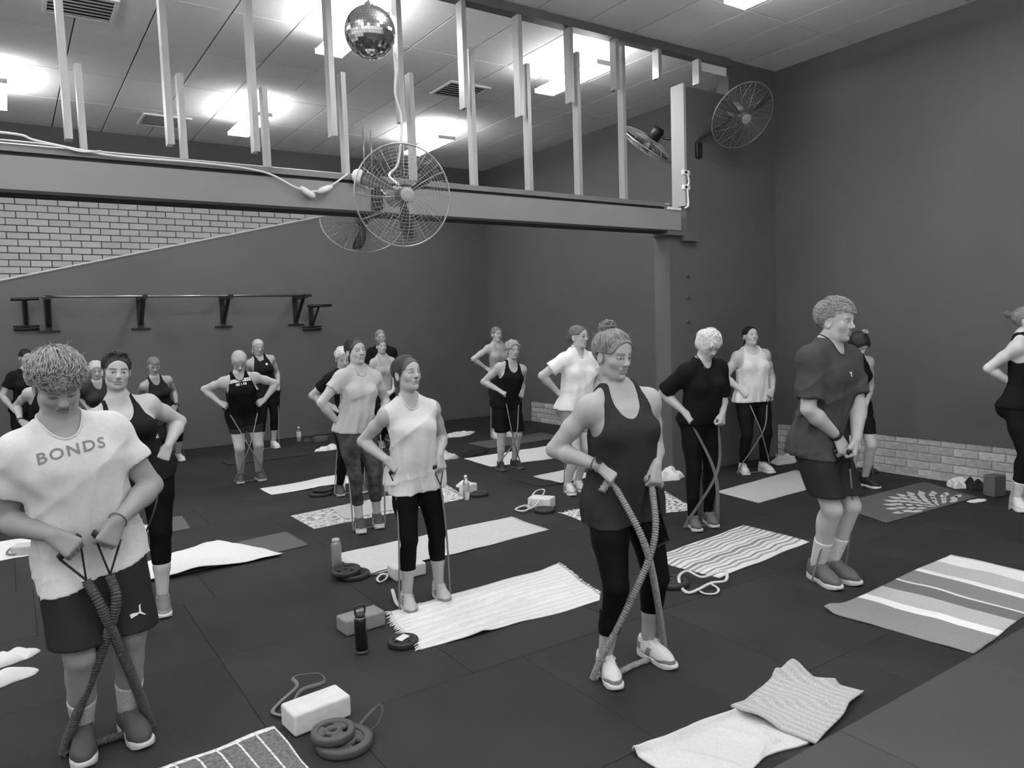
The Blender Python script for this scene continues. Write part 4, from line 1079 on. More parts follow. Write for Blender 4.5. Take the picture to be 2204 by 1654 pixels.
CT['p1'] = person('p1', 'man in a pale grey printed t-shirt and dark shorts, looking down, front left', J_['p1'], skin=.36, near=2, stubble=.18, closed=True,
       tops=[dict(g=.62, ease=.011, drape=.004, hem=-.13, sleeve=.58, fold=.011, hemtilt=-.08)],
       bottoms=dict(name='shorts', g=.022, ease=.012, loose=.045, hemz=.50, waist=.06, fold=.004),
       hair=dict(style='tousled', g=.26, vol=.022, low=-.03, hairline=.045, wild=60), shoes=(.075, .06, .55, .10), socks=dict(g=.5, top=.24))
CT['p2'] = person('p2', 'dark-haired woman in a black tank top behind the man in the printed t-shirt', J_['p2'], skin=.50, near=2, brow=.35,
       tops=[dict(name='tank_top', kind='tank', g=.016, mk='slick', ease=.007, hem=-.10, neck='scoop', strap=.075, scoop=.125, fold=.002)],
       bottoms=dict(g=.005, hemz=.30), hair=dict(g=.03, vol=.006, low=-.02, hairline=0.048, tail=([(0, -.10, .02), (0, -.13, -.03), (.03, -.12, -.09)], [.03, .025, .012])), shoes=(.16, .30, .65, .3))
CT['p13'] = person('p13', 'slim woman in a loose sleeveless pale top standing on the fringed towel', J_['p13'], skin=.44, near=2, brow=.6,
       tops=[dict(name='sleeveless_top', kind='muscle', g=.64, ease=.012, drape=.018, hem=-.13, neck='crew', fold=.013)],
       bottoms=dict(g=.004, hemz=.27, hemzL=.28), hair=dict(g=.10, vol=.005, low=-.045, hairline=0.043, tail=([(0, -.10, -.02), (0, -.13, -.06)], [.03, .015])), shoes=(.45, .22, .62, .20))
CT['p17'] = person('p17', 'woman in a dark scoop-neck tank top in the centre foreground', J_['p17'], skin=.40, near=2, brow=.45,
       tops=[dict(name='tank_top', kind='tank', g=.030, mk='slick', ease=.010, hem=-.13, drape=.006, neck='scoop', strap=.084, scoop=.150, fold=.006)],
       bottoms=dict(g=.005, hemz=.22, hemzL=.27), hair=dict(g=.20, vol=.010, low=-.05, hairline=.050, bun=(0, -.055, .128, .036), wild=110), shoes=(.62, .20, .62, .68))
CT['p20'] = person('p20', 'tall man in a dark t-shirt and white socks, seen in profile at the right', J_['p20'], skin=.46, near=2, stubble=.10, brow=.55,
       tops=[dict(g=.066, ease=.013, drape=.010, hem=-.12, sleeve=.80, fold=.012)],
       bottoms=dict(name='shorts', g=.024, ease=.012, loose=.035, hemz=.54, waist=.06, fold=.003),
       hair=dict(style='short', g=.32, vol=.012, low=-.02, hairline=.055, rough=.006), shoes=(.12, .10, .60, .15), socks=dict(g=.62, top=.27))
CT['p18'] = person('p18', 'white-haired woman in a black t-shirt and leggings, looking down, with a flat band', J_['p18'], skin=.50, near=1, closed=True,
       tops=[dict(g=.012, ease=.014, drape=.014, hem=-.02, sleeve=.92, fold=.004)], bottoms=dict(g=.008, hemz=.09),
       hair=dict(style='bob', g=.78, vol=.015, hairline=0.016, rough=.003, bun=(0, -.115, .055, .022)), shoes=(.13, .10, .60, .35))
person('p19', 'dark-haired woman in a white tank top with closed eyes, against the pier wall', J_['p19'], skin=.52, near=1, closed=True,
       tops=[dict(name='tank_top', kind='tank', g=.72, ease=.012, drape=.014, hem=-.06, neck='scoop', strap=.100, scoop=.075, fold=.008)], bottoms=dict(g=.010, hemz=.12),
       hair=dict(g=.012, vol=.005, low=-.03, hairline=0.048, tail=([(0, -.10, -.01), (0, -.13, -.07), (0, -.12, -.12)], [.028, .025, .012])), shoes=(.62, .55, .70, .6))
CT['p9'] = person('p9', 'woman in a pale grey t-shirt and dark patterned leggings, chin raised', J_['p9'], skin=.52, near=1, closed=True,
       tops=[dict(g=.52, ease=.010, drape=.008, hem=-.05, sleeve=.50, fold=.013)], bottoms=dict(name='patterned_leggings', g=.055, mk='print', hemz=.22),
       hair=dict(g=.07, vol=.006, low=-.05, hairline=0.043, tail=([(0, -.10, -.02), (0, -.12, -.09)], [.03, .018])), shoes=(.06, .5, .5, .2))
person('p7', 'woman in a black tank top with white lettering bending forward with hands on hips', J_['p7'], skin=.50, near=1, closed=True,
       tops=[dict(name='tank_top', kind='tank', g=.010, ease=.010, hem=-.12, drape=.008, neck='crew', strap=.095, fold=.003)],
       bottoms=dict(name='shorts', g=.035, ease=.006, hemz=.60, fold=.002), hair=dict(g=.42, vol=.012, low=-.03, hairline=0.038), shoes=(.08, .12, .5, .2))
person('p8', 'fair-haired woman in a black tank top and capri leggings against the back wall', J_['p8'], skin=.50, near=0,
       tops=[dict(name='tank_top', kind='tank', g=.016, ease=.008, hem=-.08, neck='crew', strap=.09, fold=.002)], bottoms=dict(g=.010, hemz=.27),
       hair=dict(g=.55, vol=.010, low=-.05, hairline=0.043, tail=([(.06, -.06, -.03), (.08, -.03, -.09)], [.02, .012])), shoes=(.72, .65, .72, .7))
person('p15', 'curly-haired woman in a black tank top and shorts in front of the low brick strip', J_['p15'], skin=.50, near=1,
       tops=[dict(name='tank_top', kind='tank', g=.010, ease=.008, hem=-.10, drape=.006, neck='scoop', strap=.075, scoop=.12, fold=.003)],
       bottoms=dict(name='shorts', g=.008, ease=.010, loose=.02, hemz=.50, fold=.002), hair=dict(style='curly', g=.34, vol=.022, low=-.06, hairline=0.043), shoes=(.03, .05, .12, .06))
person('p14', 'woman in a pale sports top with one elbow out at the back corner', J_['p14'], skin=.52, near=0,
       tops=[dict(name='crop_top', kind='tank', g=.36, ease=.007, hem=.20, neck='scoop', strap=.07, scoop=.09, fold=.001)], bottoms=dict(g=.02, hemz=.15),
       hair=dict(g=.18, vol=.006, low=-.03, hairline=0.043), shoes=(.7, .6, .7, .6))
person('p16', 'woman in a white t-shirt and glasses, half hidden behind the central woman', J_['p16'], skin=.50, near=1,
       tops=[dict(g=.82, ease=.014, drape=.022, hem=-.03, sleeve=.62, fold=.010)], bottoms=dict(name='shorts', g=.25, ease=.006, hemz=.62),
       hair=dict(g=.13, vol=.006, low=-.04, hairline=0.043, bun=(0, -.125, -.012, .034), wild=20), shoes=(.62, .3, .68, .5))
person('p10', 'blonde woman in black hidden behind the woman in patterned leggings', J_['p10'], skin=.54, near=0,
       tops=[dict(g=.012, ease=.012, hem=-.06, sleeve=.62, fold=.003)], bottoms=dict(g=.008, hemz=.10), hair=dict(style='curly', g=.62, vol=.016, low=-.07, hairline=0.043), shoes=(.08, .08, .4, .1))
person('p11', 'woman in a pale camisole seen between two standing women', J_['p11'], skin=.55, near=0,
       tops=[dict(name='camisole', kind='tank', g=.42, ease=.008, hem=.0, neck='scoop', strap=.07, scoop=.085, fold=.002)], bottoms=dict(g=.01, hemz=.1), hair=dict(g=.13, vol=.006, low=-.05, hairline=0.043), shoes=(.3, .2, .5, .3))
person('p12', 'woman in black at the back, only her head and dark shoulders showing', J_['p12'], skin=.52, near=0,
       tops=[dict(g=.012, ease=.012, hem=-.06, sleeve=.7, fold=.002)], bottoms=dict(g=.01, hemz=.1), hair=dict(g=.22, vol=.008, low=-.05, hairline=0.043, bun=(0, -.11, .06, .03)), shoes=(.1, .1, .4, .1))
person('p6', 'woman in a dark tank top bending slightly by the back wall with a black wristwatch', J_['p6'], skin=.46, near=0,
       tops=[dict(name='tank_top', kind='tank', g=.030, ease=.008, hem=-.10, neck='crew', strap=.095, fold=.002)], bottoms=dict(g=.012, hemz=.3), hair=dict(style='short', g=.20, vol=.010, low=-.02, hairline=.05), shoes=(.68, .6, .7, .6))
person('p3', 'dark-haired woman in a black t-shirt at the far left edge', J_['p3'], skin=.52, near=0,
       tops=[dict(g=.014, ease=.012, hem=-.06, sleeve=.6, fold=.003)], bottoms=dict(g=.012, hemz=.1), hair=dict(g=.02, vol=.006, low=-.04, hairline=0.043), shoes=(.2, .2, .5, .2))
person('p4', 'person in a black tank top mostly hidden behind the man in the printed t-shirt', J_['p4'], skin=.50, near=0,
       tops=[dict(name='tank_top', kind='tank', g=.014, ease=.008, hem=-.10, neck='crew', strap=.09, fold=.002)], bottoms=dict(g=.012, hemz=.2), hair=dict(g=.10, vol=.008, low=-.04, hairline=0.043), shoes=(.72, .65, .72, .6))
person('p5', 'person with wavy blonde hair glimpsed between the two front left figures', J_['p5'], skin=.54, near=0,
       tops=[dict(g=.05, ease=.012, hem=-.06, sleeve=.6, fold=.003)], bottoms=dict(g=.012, hemz=.1), hair=dict(style='bob', g=.58, vol=.016, hairline=0.031, long=.16, rough=.006), shoes=(.3, .2, .5, .3))
person('p21', 'woman with a dark topknot and black tank top behind the man in profile, head bowed', J_['p21'], skin=.50, near=1,
       tops=[dict(name='tank_top', kind='tank', g=.010, ease=.008, hem=-.10, neck='scoop', strap=.08, scoop=.09, fold=.002)],
       bottoms=dict(name='shorts', g=.012, ease=.008, hemz=.58), hair=dict(style='bob', g=.018, vol=.016, hairline=0.026, fringe=((0, .055, .045), (.055, .03, .035)), bun=(0, -.01, .128, .028)), shoes=(.02, .02, .70, .03))
person('p22', 'woman in a black tank top cut off by the right edge', J_['p22'], skin=.66, near=1,
       tops=[dict(name='tank_top', kind='tank', g=.012, ease=.008, hem=-.04, neck='scoop', strap=.075, scoop=.11, fold=.002)], bottoms=dict(g=.010, hemz=.20),
       hair=dict(g=.20, vol=.008, low=-.03, hairline=0.043, bun=(0, -.13, .07, .032), wild=20), shoes=(.70, .62, .75, .7), socks=dict(g=.62, top=.24))

locks(CT['p1'], 1900, .30, mode='loose', vol=.026, length=.11, r=.0021, seed=3)
locks(CT['p20'], 1500, .36, mode='loose', vol=.014, length=.040, r=.0018, seed=4)
locks(CT['p17'], 1100, .24, target=(0, -.055, .125), vol=.011, r=.0019, seed=5)
locks(CT['p13'], 900, .11, target=(0, -.11, -.02), vol=.006, r=.0018, seed=6)
locks(CT['p2'], 900, .028, target=(0, -.11, .02), vol=.007, r=.0019, seed=7)
locks(CT['p9'], 600, .075, target=(0, -.11, -.02), vol=.007, r=.0022, seed=8)
locks(CT['p18'], 700, .80, mode='loose', vol=.017, length=.10, r=.0026, seed=9)
# ================================================================== bands held in the hands
def wpt(ctx, p): return Vector(tuple(np.asarray(p)+ctx['base']))
def ribbed(path, r, amp, pitch, n=12, seg=None):
    """dense path with ridged radius"""
    L = [0.0]
    for a, b in zip(path, path[1:]): L.append(L[-1]+(b-a).length)
    tot = L[-1]; m = int(tot/pitch*4); pts, rad = [], []
    rs = random.Random(int(tot*1000)); ph = 0.0; k = 0
    for i in range(m+1):
        s = tot*i/m
        while k < len(L)-2 and L[k+1] < s: k += 1
        t = (s-L[k])/max(L[k+1]-L[k], 1e-6)
        ph += 2*math.pi/4*rs.uniform(.8, 1.2)
        pts.append(path[k].lerp(path[k+1], t)); rad.append(r*(1+amp*math.sin(ph)))
    return pts, rad

def held_band(key, label, kind='tube', cross=True, cz=.55, fwd_=.20, g=.16, r=.0065, hands='RL', strap_len=.12, straps=True, gs=.012, close=.0):
    c = PEOPLE[key]; s, f, rr, G_, w = c['s'], np.array([c['f'][0], c['f'][1], 0]), c['r'], c['G_'], c['w']
    f = nrm(f); t = empty('resistance_band', tuple(c['base'])); tag(t, label, 'band', 'bands held by the class')
    loc = lambda p: Vector(tuple(np.asarray(p)))           # coordinates relative to the person's base
    m_b = mat('heldband_%03d' % round(g*1000), g, .55, .3, var=.25 if kind == 'sleeve' else .0, vscale=60, bump=.25 if kind == 'sleeve' else 0, bscale=120)
    m_s = mat('band_strap', gs, .6); m_h = mat('band_handle', .02, .5)
    X = np.array([c['pel'][0], c['pel'][1], 0])+f*fwd_*s*w**.5; X[2] = cz*s
    ground = {}
    for S, sx in (('R', 1), ('L', -1)):
        a = G_['a'+S]; ft = G_['foot'+S]; side = np.cross(ft, [0, 0, 1.])
        ground[S] = (np.array([a[0], a[1], 0])+ft*.055*s, side*sx)
    path_all = {}
    for S, sx in (('R', 1), ('L', -1)):
        if S not in hands: continue
        H = c['HANDS'][S]; gp = H['grip']; T = ('L' if S == 'R' else 'R') if cross else S
        gc, so = ground[T]
        foot = gc+so*.062*s+np.array([0, 0, .055*s]); low = gc+so*.055*s+np.array([0, 0, .012])
        if cross: via = [X+rr*sx*.012]
        else: via = [(gp*.5+foot*.5)+f*.035]
        first = via[0]-gp; first = first/np.linalg.norm(first)
        start = gp+first*(strap_len if straps else .0)
        if straps:
            e0, e1 = gp+H['sd']*.058*s, gp-H['sd']*.052*s
            bm = bmesh.new(); add_tube(bm, [loc(e0), loc(e1)], .0135*s, 10); link('handle', bm_mesh(bm, 'handle', True), m_h, t)
            for e in (e0, e1):
                bm = bmesh.new(); add_tube(bm, [loc(e), loc(start)], .0085*s if kind == 'sleeve' else .006*s, 6, False, .5); link('strap', bm_mesh(bm), m_s, t)
        pts = [start]+via+[foot+np.array([0, 0, .10])*s*0+(foot-via[-1])*0, low]
        path_all[S] = catmull([loc(p) for p in pts], 14)
        P_ = path_all[S]
        if kind == 'sleeve':
            pp, rd = ribbed(P_, r, .18, .012)
            bm = bmesh.new(); add_tube(bm, pp, rd, 10); link('band_sleeve', bm_mesh(bm, 'sleeve', True), m_b, t)
            if not straps:
                kn = gp+H['sd']*(-.07)*s-np.array([0, 0, .02]); bm = bmesh.new(); pp2, rd2 = ribbed([loc(kn), loc(gp+H['sd']*.06*s)], r*1.15, .2, .02); add_tube(bm, pp2, rd2, 10); link('band_knot', bm_mesh(bm, 'knot', True), m_b, t)
        elif kind == 'flat':
            bm = bmesh.new(); n_ = len(P_); sidev = Vector(tuple(rr))
            V = []
            for i, p in enumerate(P_):
                wd = (.010+.014*min(1, i/n_*1.4))*s
                V.append([bm.verts.new(p+sidev*wd), bm.verts.new(p-sidev*wd)])
            for i in range(n_-1): bm.faces.new((V[i][0], V[i][1], V[i+1][1], V[i+1][0]))
            bmesh.ops.solidify(bm, geom=list(bm.faces), thickness=.003); link('band_strip', bm_mesh(bm, 'strip', True), m_b, t)
        else:
            bm = bmesh.new(); add_tube(bm, P_, r, 8); link('band_tube', bm_mesh(bm, 'tube', True), m_b, t)
    # run under both shoes
    a, b = ground['R'], ground['L']
    if kind == 'sleeve':
        P_ = [loc(a[0]-a[1]*.045+np.array([0, 0, r])), loc((a[0]+b[0])/2+np.array([0, 0, r])), loc(b[0]-b[1]*.045+np.array([0, 0, r]))]
        pp, rd = ribbed(catmull(P_, 8), r*.9, .2, .016); bm = bmesh.new(); add_tube(bm, pp, rd, 10); link('band_sleeve', bm_mesh(bm, 'sleeve', True), m_b, t)
    else:
        bm = bmesh.new(); add_tube(bm, [loc(a[0]+a[1]*.05+np.array([0, 0, .006])), loc(b[0]+b[1]*.05+np.array([0, 0, .006]))], .005, 6); link('band_tube', bm_mesh(bm, 'tube', True), m_b, t)
    return t

held_band('p1', 'thick dark ruffled band with black strap handles held by the man in the printed t-shirt', 'sleeve', True, cz=.60, fwd_=.24, g=.075, r=.0185, strap_len=.15)
held_band('p17', 'thick pale ribbed band crossed in front of the central woman', 'sleeve', True, cz=.66, fwd_=.23, g=.24, r=.0155, straps=False)
held_band('p2', 'dark band held by the dark-haired woman facing the camera', 'tube', True, cz=.62, g=.05, r=.006, hands='L')
held_band('p13', 'thin grey bands hanging straight down from the hands of the slim woman', 'tube', False, g=.20, r=.006)
held_band('p20', 'thin grey band held by the man in profile', 'tube', False, g=.18, r=.006, fwd_=.2)
held_band('p18', 'flat grey band crossed in front of the white-haired woman', 'flat', True, cz=.50, fwd_=.20, g=.22, straps=False)
held_band('p19', 'thin pale band crossed in front of the woman in the white tank top', 'tube', True, cz=.52, fwd_=.2, g=.22, r=.007)
held_band('p9', 'thin grey band held by the woman in patterned leggings', 'tube', False, g=.25, r=.007)
held_band('p7', 'thin pale band held by the woman bending with hands on hips', 'tube', True, cz=.48, fwd_=.22, g=.30, r=.006)
held_band('p8', 'thin band held by the fair-haired woman at the back wall', 'tube', False, g=.25, r=.007)
held_band('p15', 'thin grey band crossed in front of the curly-haired woman', 'tube', True, cz=.42, g=.20, r=.007)
held_band('p16', 'thin band held by the woman in glasses', 'tube', False, g=.18, r=.006)
held_band('p14', 'pale band held by the woman in the sports top at the back corner', 'tube', False, g=.30, r=.008)
held_band('p10', 'pale band held by the blonde woman in black', 'tube', False, g=.35, r=.006)
held_band('p21', 'black-handled band held by the woman with the dark topknot', 'tube', False, g=.12, r=.007)
held_band('p22', 'pale band held by the woman at the right edge', 'tube', False, g=.30, r=.008)
held_band('p6', 'thin band held by the woman bending at the back wall', 'tube', False, g=.10, r=.006)

# ================================================================== prints, watches, glasses
def child_of(ctx, name): return [o for o in ctx['ob'].children if o.name.split('.')[0] == name][0]
def bvh_of(o):
    me = o.data; return BVHTree.FromPolygons([v.co.copy() for v in me.vertices], [tuple(p.vertices) for p in me.polygons])
def photo_ray(px, py): return (cr*((px-IMG_W/2)/F_PX)-cu*((py-IMG_H/2)/F_PX)+fwd).normalized()
def on_cloth(ctx, garment_o, polys, m, name, px0, scale, aim=None):
    """flat print: polygons in a small 2-D layout (x right, y up, metres) laid onto the cloth around the point seen at px0"""
    bv = bvh_of(garment_o); eye = Vector((0, 0, EYE))-Vector(tuple(ctx['base']))
    hit = bv.ray_cast(eye, photo_ray(*px0))
    if hit[0] is None: return None
    o, n = hit[0], hit[1]
    if n.dot(photo_ray(*px0)) > 0: n = -n
    up = Vector(tuple(ctx['u'])); up = (up-n*up.dot(n)).normalized(); xr = up.cross(n).normalized()
    bm = bmesh.new()
    for poly in polys:
        bm.faces.new([bm.verts.new((x*scale, y*scale, 0)) for x, y in poly])
    bmesh.ops.triangulate(bm, faces=list(bm.faces))
    for _ in range(4):
        le = [e for e in bm.edges if e.calc_length() > .010]
        if not le: break
        bmesh.ops.subdivide_edges(bm, edges=le, cuts=1); bmesh.ops.triangulate(bm, faces=[f for f in bm.faces if len(f.verts) > 3])
    for v in bm.verts:
        p = o+xr*v.co.x+up*v.co.y
        h = bv.ray_cast(p+n*.12, -n, .30)
        v.co = (h[0] if h[0] is not None else p)+n*.0028
    bm.normal_update()
    for f_ in bm.faces:
        if f_.normal.dot(n) < 0: f_.normal_flip()
    me = bm_mesh(bm, name, True)
    return link(name, me, m, garment_o)
def text_polys(txt):
    cu_ = bpy.data.curves.new('lettering', 'FONT'); cu_.body = txt; cu_.size = 1.0; cu_.align_x = 'CENTER'; cu_.align_y = 'CENTER'; cu_.space_character = 1.22; cu_.offset = .018; cu_.resolution_u = 4; cu_.shear = .12
    o = bpy.data.objects.new('lettering', cu_); COL.objects.link(o)
    dg = bpy.context.evaluated_depsgraph_get(); dg.update(); me = o.evaluated_get(dg).to_mesh()
    polys = [[(me.vertices[i].co.x, me.vertices[i].co.y) for i in p.vertices] for p in me.polygons]
    o.evaluated_get(dg).to_mesh_clear(); bpy.data.objects.remove(o, do_unlink=True); bpy.data.curves.remove(cu_)
    return polys
m_ink = mat('print_grey', .20, .8); m_inkw = mat('print_white', .80, .8)
tee = child_of(PEOPLE['p1'], 't_shirt')
on_cloth(PEOPLE['p1'], tee, text_polys('BONDS'), m_ink, 'lettering', (153, 971), .066)
cat_ = [[(-1.0, .28), (-.55, .30), (-.1, .12), (.25, .10), (.42, .55), (.55, .95), (.95, 1.0), (.72, .80), (.60, .40), (.52, .05), (.72, -.30), (1.0, -.62), (.80, -.62), (.40, -.30), (.20, -.06), (-.10, -.20), (-.55, -.22), (-1.0, -.30)]]
def fan_tri(p): return [[p[0], p[i], p[i+1]] for i in range(1, len(p)-1)]
strips = [[(-1, .28), (-.55, .30), (-.55, -.22), (-1, -.30)], [(-.55, .30), (-.1, .12), (-.1, -.20), (-.55, -.22)], [(-.1, .12), (.25, .10), (.20, -.06), (-.1, -.20)], [(.25, .10), (.52, .05), (.40, -.30), (.20, -.06)],
          [(.25, .10), (.42, .55), (.60, .40), (.52, .05)], [(.42, .55), (.55, .95), (.72, .80), (.60, .40)], [(.55, .95), (.95, 1.0), (.72, .80)], [(.52, .05), (.72, -.30), (.80, -.62), (.40, -.30)], [(.72, -.30), (1.0, -.62), (.80, -.62)]]
on_cloth(PEOPLE['p1'], child_of(PEOPLE['p1'], 'shorts'), strips, m_inkw, 'logo', (296, 1321), .030)
tank = child_of(PEOPLE['p2'], 'tank_top')
st_ = []
for k, a in enumerate((.75, .35, 0.0, -.35)):
    ca, sa = math.cos(a), math.sin(a); st_.append([(-.6+x*ca-y*sa, x*sa+y*ca-.05*k) for x, y in ((.1, -.12), (1.5, -.10), (1.5, .10), (.1, .12))])
st_.append([(-.9, .35), (-.45, .45), (-.35, -.5), (-.8, -.35)])
on_cloth(PEOPLE['p2'], tank, st_, m_inkw, 'logo', (338, 940), .020)
on_cloth(PEOPLE['p20'], child_of(PEOPLE['p20'], 't_shirt'), [[(-.8, .9), (0, .7), (.1, 0), (-.5, .2)], [(0, .7), (.8, 1), (.6, .2), (.1, 0)], [(-.1, .2), (.5, .2), (.6, -1), (0, -.9)]], m_inkw, 'logo', (1831, 806), .018)
bars = []
x = -1.0
for wd in (.20, .14, .18, .22, .20, .12, .0, .20, .22, .18, .20):
    if wd: bars.append([(x, .10), (x+wd-.03, .10), (x+wd-.03, .42), (x, .42)])
    x += wd if wd else .10
x = -.45
for wd in (.08, .22, .10, .0, .10, .0, .14, .18):
    if wd: bars.append([(x, -.22), (x+wd-.04, -.22), (x+wd-.04, 0), (x, 0)])
    x += wd if wd else .08
on_cloth(PEOPLE['p7'], child_of(PEOPLE['p7'], 'tank_top'), bars, m_inkw, 'lettering', (518, 825), .125)
on_cloth(PEOPLE['p8'], child_of(PEOPLE['p8'], 'tank_top'), [[(-1, -1), (1, -1), (.7, 1), (-.7, 1)]], m_inkw, 'logo', (574, 784), .018)
# grey pocket on the capri leggings
on_cloth(PEOPLE['p17'], child_of(PEOPLE['p17'], 'leggings'), [[(-.5, -1), (.5, -1), (.5, 1), (-.5, 1)]], mat('mesh_panel', .05, .6), 'mesh_panel', (1294, 1292), .045)

def wristwear(key, S, g, label, face=False, back=.02, wd=.016):
    c = PEOPLE[key]; s = c['s']; el, wr = c['G_']['el'+S], c['G_']['wr'+S]; ax = nrm(wr-el); cen = wr-ax*back*s
    r0 = .031*s*(1.12 if c['male'] else 1.0)
    q = Vector(tuple(ax)).to_track_quat('Z', 'Y').to_matrix().to_4x4(); M_ = Matrix.Translation(tuple(cen)) @ q
    bm = bmesh.new(); add_lathe(bm, [(r0, -wd/2), (r0+.004, -wd/2), (r0+.004, wd/2), (r0, wd/2)], 24, M_, closed=True)
    o = link('wristwatch' if face else 'wristband', bm_mesh(bm, 'w', True), mat('wrist_%03d' % round(g*1000), g, .4), c['ob']); o['label'] = label
    if face:
        d = nrm(np.array([c['f'][0], c['f'][1], .8])); d = d-ax*(d@ax); d = nrm(d); x_ = np.cross(ax, d)
        M2 = Matrix.Translation(tuple(cen+d*(r0+.003))) @ Matrix((tuple(x_), tuple(ax), tuple(d))).transposed().to_4x4()
        bm = bmesh.new(); add_lathe(bm, [(.018*s, 0), (.018*s, .006), (.015*s, .008)], 20, M2); link('watch_face', bm_mesh(bm), m_black, o)
wristwear('p17', 'R', .30, 'metal watch strap', True, .0); wristwear('p17', 'R', .12, 'thin bracelet', False, .03, .006)
wristwear('p20', 'R', .012, 'black sports watch', True, .01, .024)
wristwear('p6', 'L', .012, 'black sports watch', True, .0, .03); wristwear('p4', 'R', .05, 'dark wristband', False, .0, .016); wristwear('p1', 'L', .10, 'thin cord bracelet', False, -.005, .005)

def glasses(key, g, z=-.003, y=.092, tilt=0.0, dark=False, name='glasses'):
    c = PEOPLE[key]; hc, R, s = c['hc'], c['HR'], c['hs']
    w = lambda p: tuple(hc+(np.asarray(p)*s)@R)
    m = mat('frame_%03d' % round(g*1000), g, .35)
    bm = bmesh.new()
    for sx in (-1, 1):
        add_tube(bm, [w((sx*.033+.021*math.cos(a), y+(-.010 if True else 0)*abs(math.cos(a))*0-.006*(abs(sx*.033+.021*math.cos(a))/.05)**2, z+.017*math.sin(a))) for a in [2*math.pi*i/20 for i in range(20)]], .0022*s, 6, True)
        add_tube(bm, [w((sx*.053, y-.010, z+.006)), w((sx*.074, y-.045, z+.006)), w((sx*.079, -.005, z+.004))], .0018*s, 6)
    add_tube(bm, [w((-.013, y, z+.004)), w((0, y+.003, z+.006)), w((.013, y, z+.004))], .002*s, 6)
    o = link(name, bm_mesh(bm, name, True), m, c['ob'])
    for sx in (-1, 1):
        bm = bmesh.new(); vs = [bm.verts.new(w((sx*.033+.020*math.cos(a), y-.0045, z+.016*math.sin(a)))) for a in [2*math.pi*i/16 for i in range(16)]]; bm.faces.new(vs)
        link('lens', bm_mesh(bm), mat('lens_dark', .01, .1) if dark else mat('lens_clear', .98, .0, trans=1.0, ior=1.03), o)
glasses('p16', .45)
glasses('p2', .015, z=.100, y=.060, dark=True, name='sunglasses')
def clip(key, p, r, g, name, label, n=6):
    c = PEOPLE[key]; hc, R, s = c['hc'], c['HR'], c['hs']; rs = random.Random(3); bm = bmesh.new()
    for i in range(n):
        a = 2*math.pi*i/n; q0 = np.array(p)+np.array([math.cos(a)*r*.5, math.sin(a)*r*.5, -r*.2]); q1 = np.array(p)+np.array([math.cos(a)*r, math.sin(a)*r, r*.5]); q2 = np.array(p)+np.array([math.cos(a+.5)*r*.5, math.sin(a+.5)*r*.5, r*.9])
        add_tube(bm, [tuple(hc+(q*s)@R) for q in (q0, q1, q2)], [.005*s, .006*s, .003*s], 6)
    o = link(name, bm_mesh(bm, name, True), mat('clip_%03d' % round(g*1000), g, .5), c['ob']); o['label'] = label
clip('p18', (.0, -.105, .085), .026, .05, 'hair_clip', 'dark claw clip')
clip('p21', (.0, -.005, .150), .028, .50, 'hair_tie', 'pale patterned scrunchie', 9)
clip('p17', (.0, -.055, .115), .030, .03, 'hair_tie', 'dark hair tie', 9)
# small towel tucked under the flat band of the white-haired woman
c_ = PEOPLE['p13']
# waist strap hanging at the central woman's left side
c_ = PEOPLE['p17']; hL = c_['HANDS']['L']['grip']
t = empty('hanging_strap', tuple(c_['base'])); tag(t, 'black strap with a pale buckle hanging from the left hand of the central woman', 'strap')
bL = Vector(tuple(hL)); side_ = Vector(tuple(-c_['r']))
for k, (pa, pb) in enumerate(((bL+side_*.02, bL+Vector((0, 0, -.16))+side_*.04), (bL+Vector((0, 0, -.16))+side_*.04, bL+Vector((0, 0, -.32))+side_*.09), (bL+Vector((0, 0, -.16))+side_*.035, bL+Vector((0, 0, -.34))+side_*.02), (bL+Vector((0, 0, -.34))+side_*.02, bL+Vector((0, 0, -.32))+side_*.09))):
    bm = bmesh.new(); add_tube(bm, [pa, pb], .012, 6, False, .3); link('webbing', bm_mesh(bm), mat('band_strap', .012, .6), t)
bm = bmesh.new(); add_tube(bm, [bL+Vector((0, 0, -.05))+side_*.018, bL+Vector((0, 0, -.20))+side_*.032], .007, 6, False, .4); link('buckle', bm_mesh(bm), m_white, t)
# ================================================================== fixtures on walls and beam
def fp(px, py, z=0.0):
    """floor (or height z) point seen at photo pixel px, py; used to read true positions off the photograph"""
    d = cr*((px-IMG_W/2)/F_PX)-cu*((py-IMG_H/2)/F_PX)+fwd
    k = (z-EYE)/d.z
    return Vector((d.x*k, d.y*k, z))

# ---- mirror ball
mb = empty('mirror_ball', (2.19, 4.85, 3.75)); tag(mb, 'faceted silver mirror ball hanging from the ceiling in front of the studs', 'mirror ball')
bm = bmesh.new()
RB = .172; nlat = 26
for i in range(nlat):
    a0, a1 = math.pi*i/nlat-math.pi/2, math.pi*(i+1)/nlat-math.pi/2
    k = max(6, int(2*math.pi*math.cos((a0+a1)/2)*RB/(RB*math.pi/nlat)))
    for j in range(k):
        b0, b1 = 2*math.pi*(j+.03)/k, 2*math.pi*(j+.97)/k; e = (a1-a0)*.03
        P4 = [Vector((math.cos(a)*math.cos(b), math.cos(a)*math.sin(b), math.sin(a)))*RB for a, b in ((a0+e, b0), (a0+e, b1), (a1-e, b1), (a1-e, b0))]
        tw = Vector((random.uniform(-1, 1), random.uniform(-1, 1), random.uniform(-1, 1)))*.006
        c = sum(P4, Vector())/4
        bm.faces.new([bm.verts.new(c+(p-c)+tw*((p-c).dot(tw)*40)) for p in P4])
m_mir = mat('mirror_facet', .80, .08, metal=1.0)
fac = link('mirror_facets', bm_mesh(bm), m_mir, mb); tag(fac, kind='stuff')
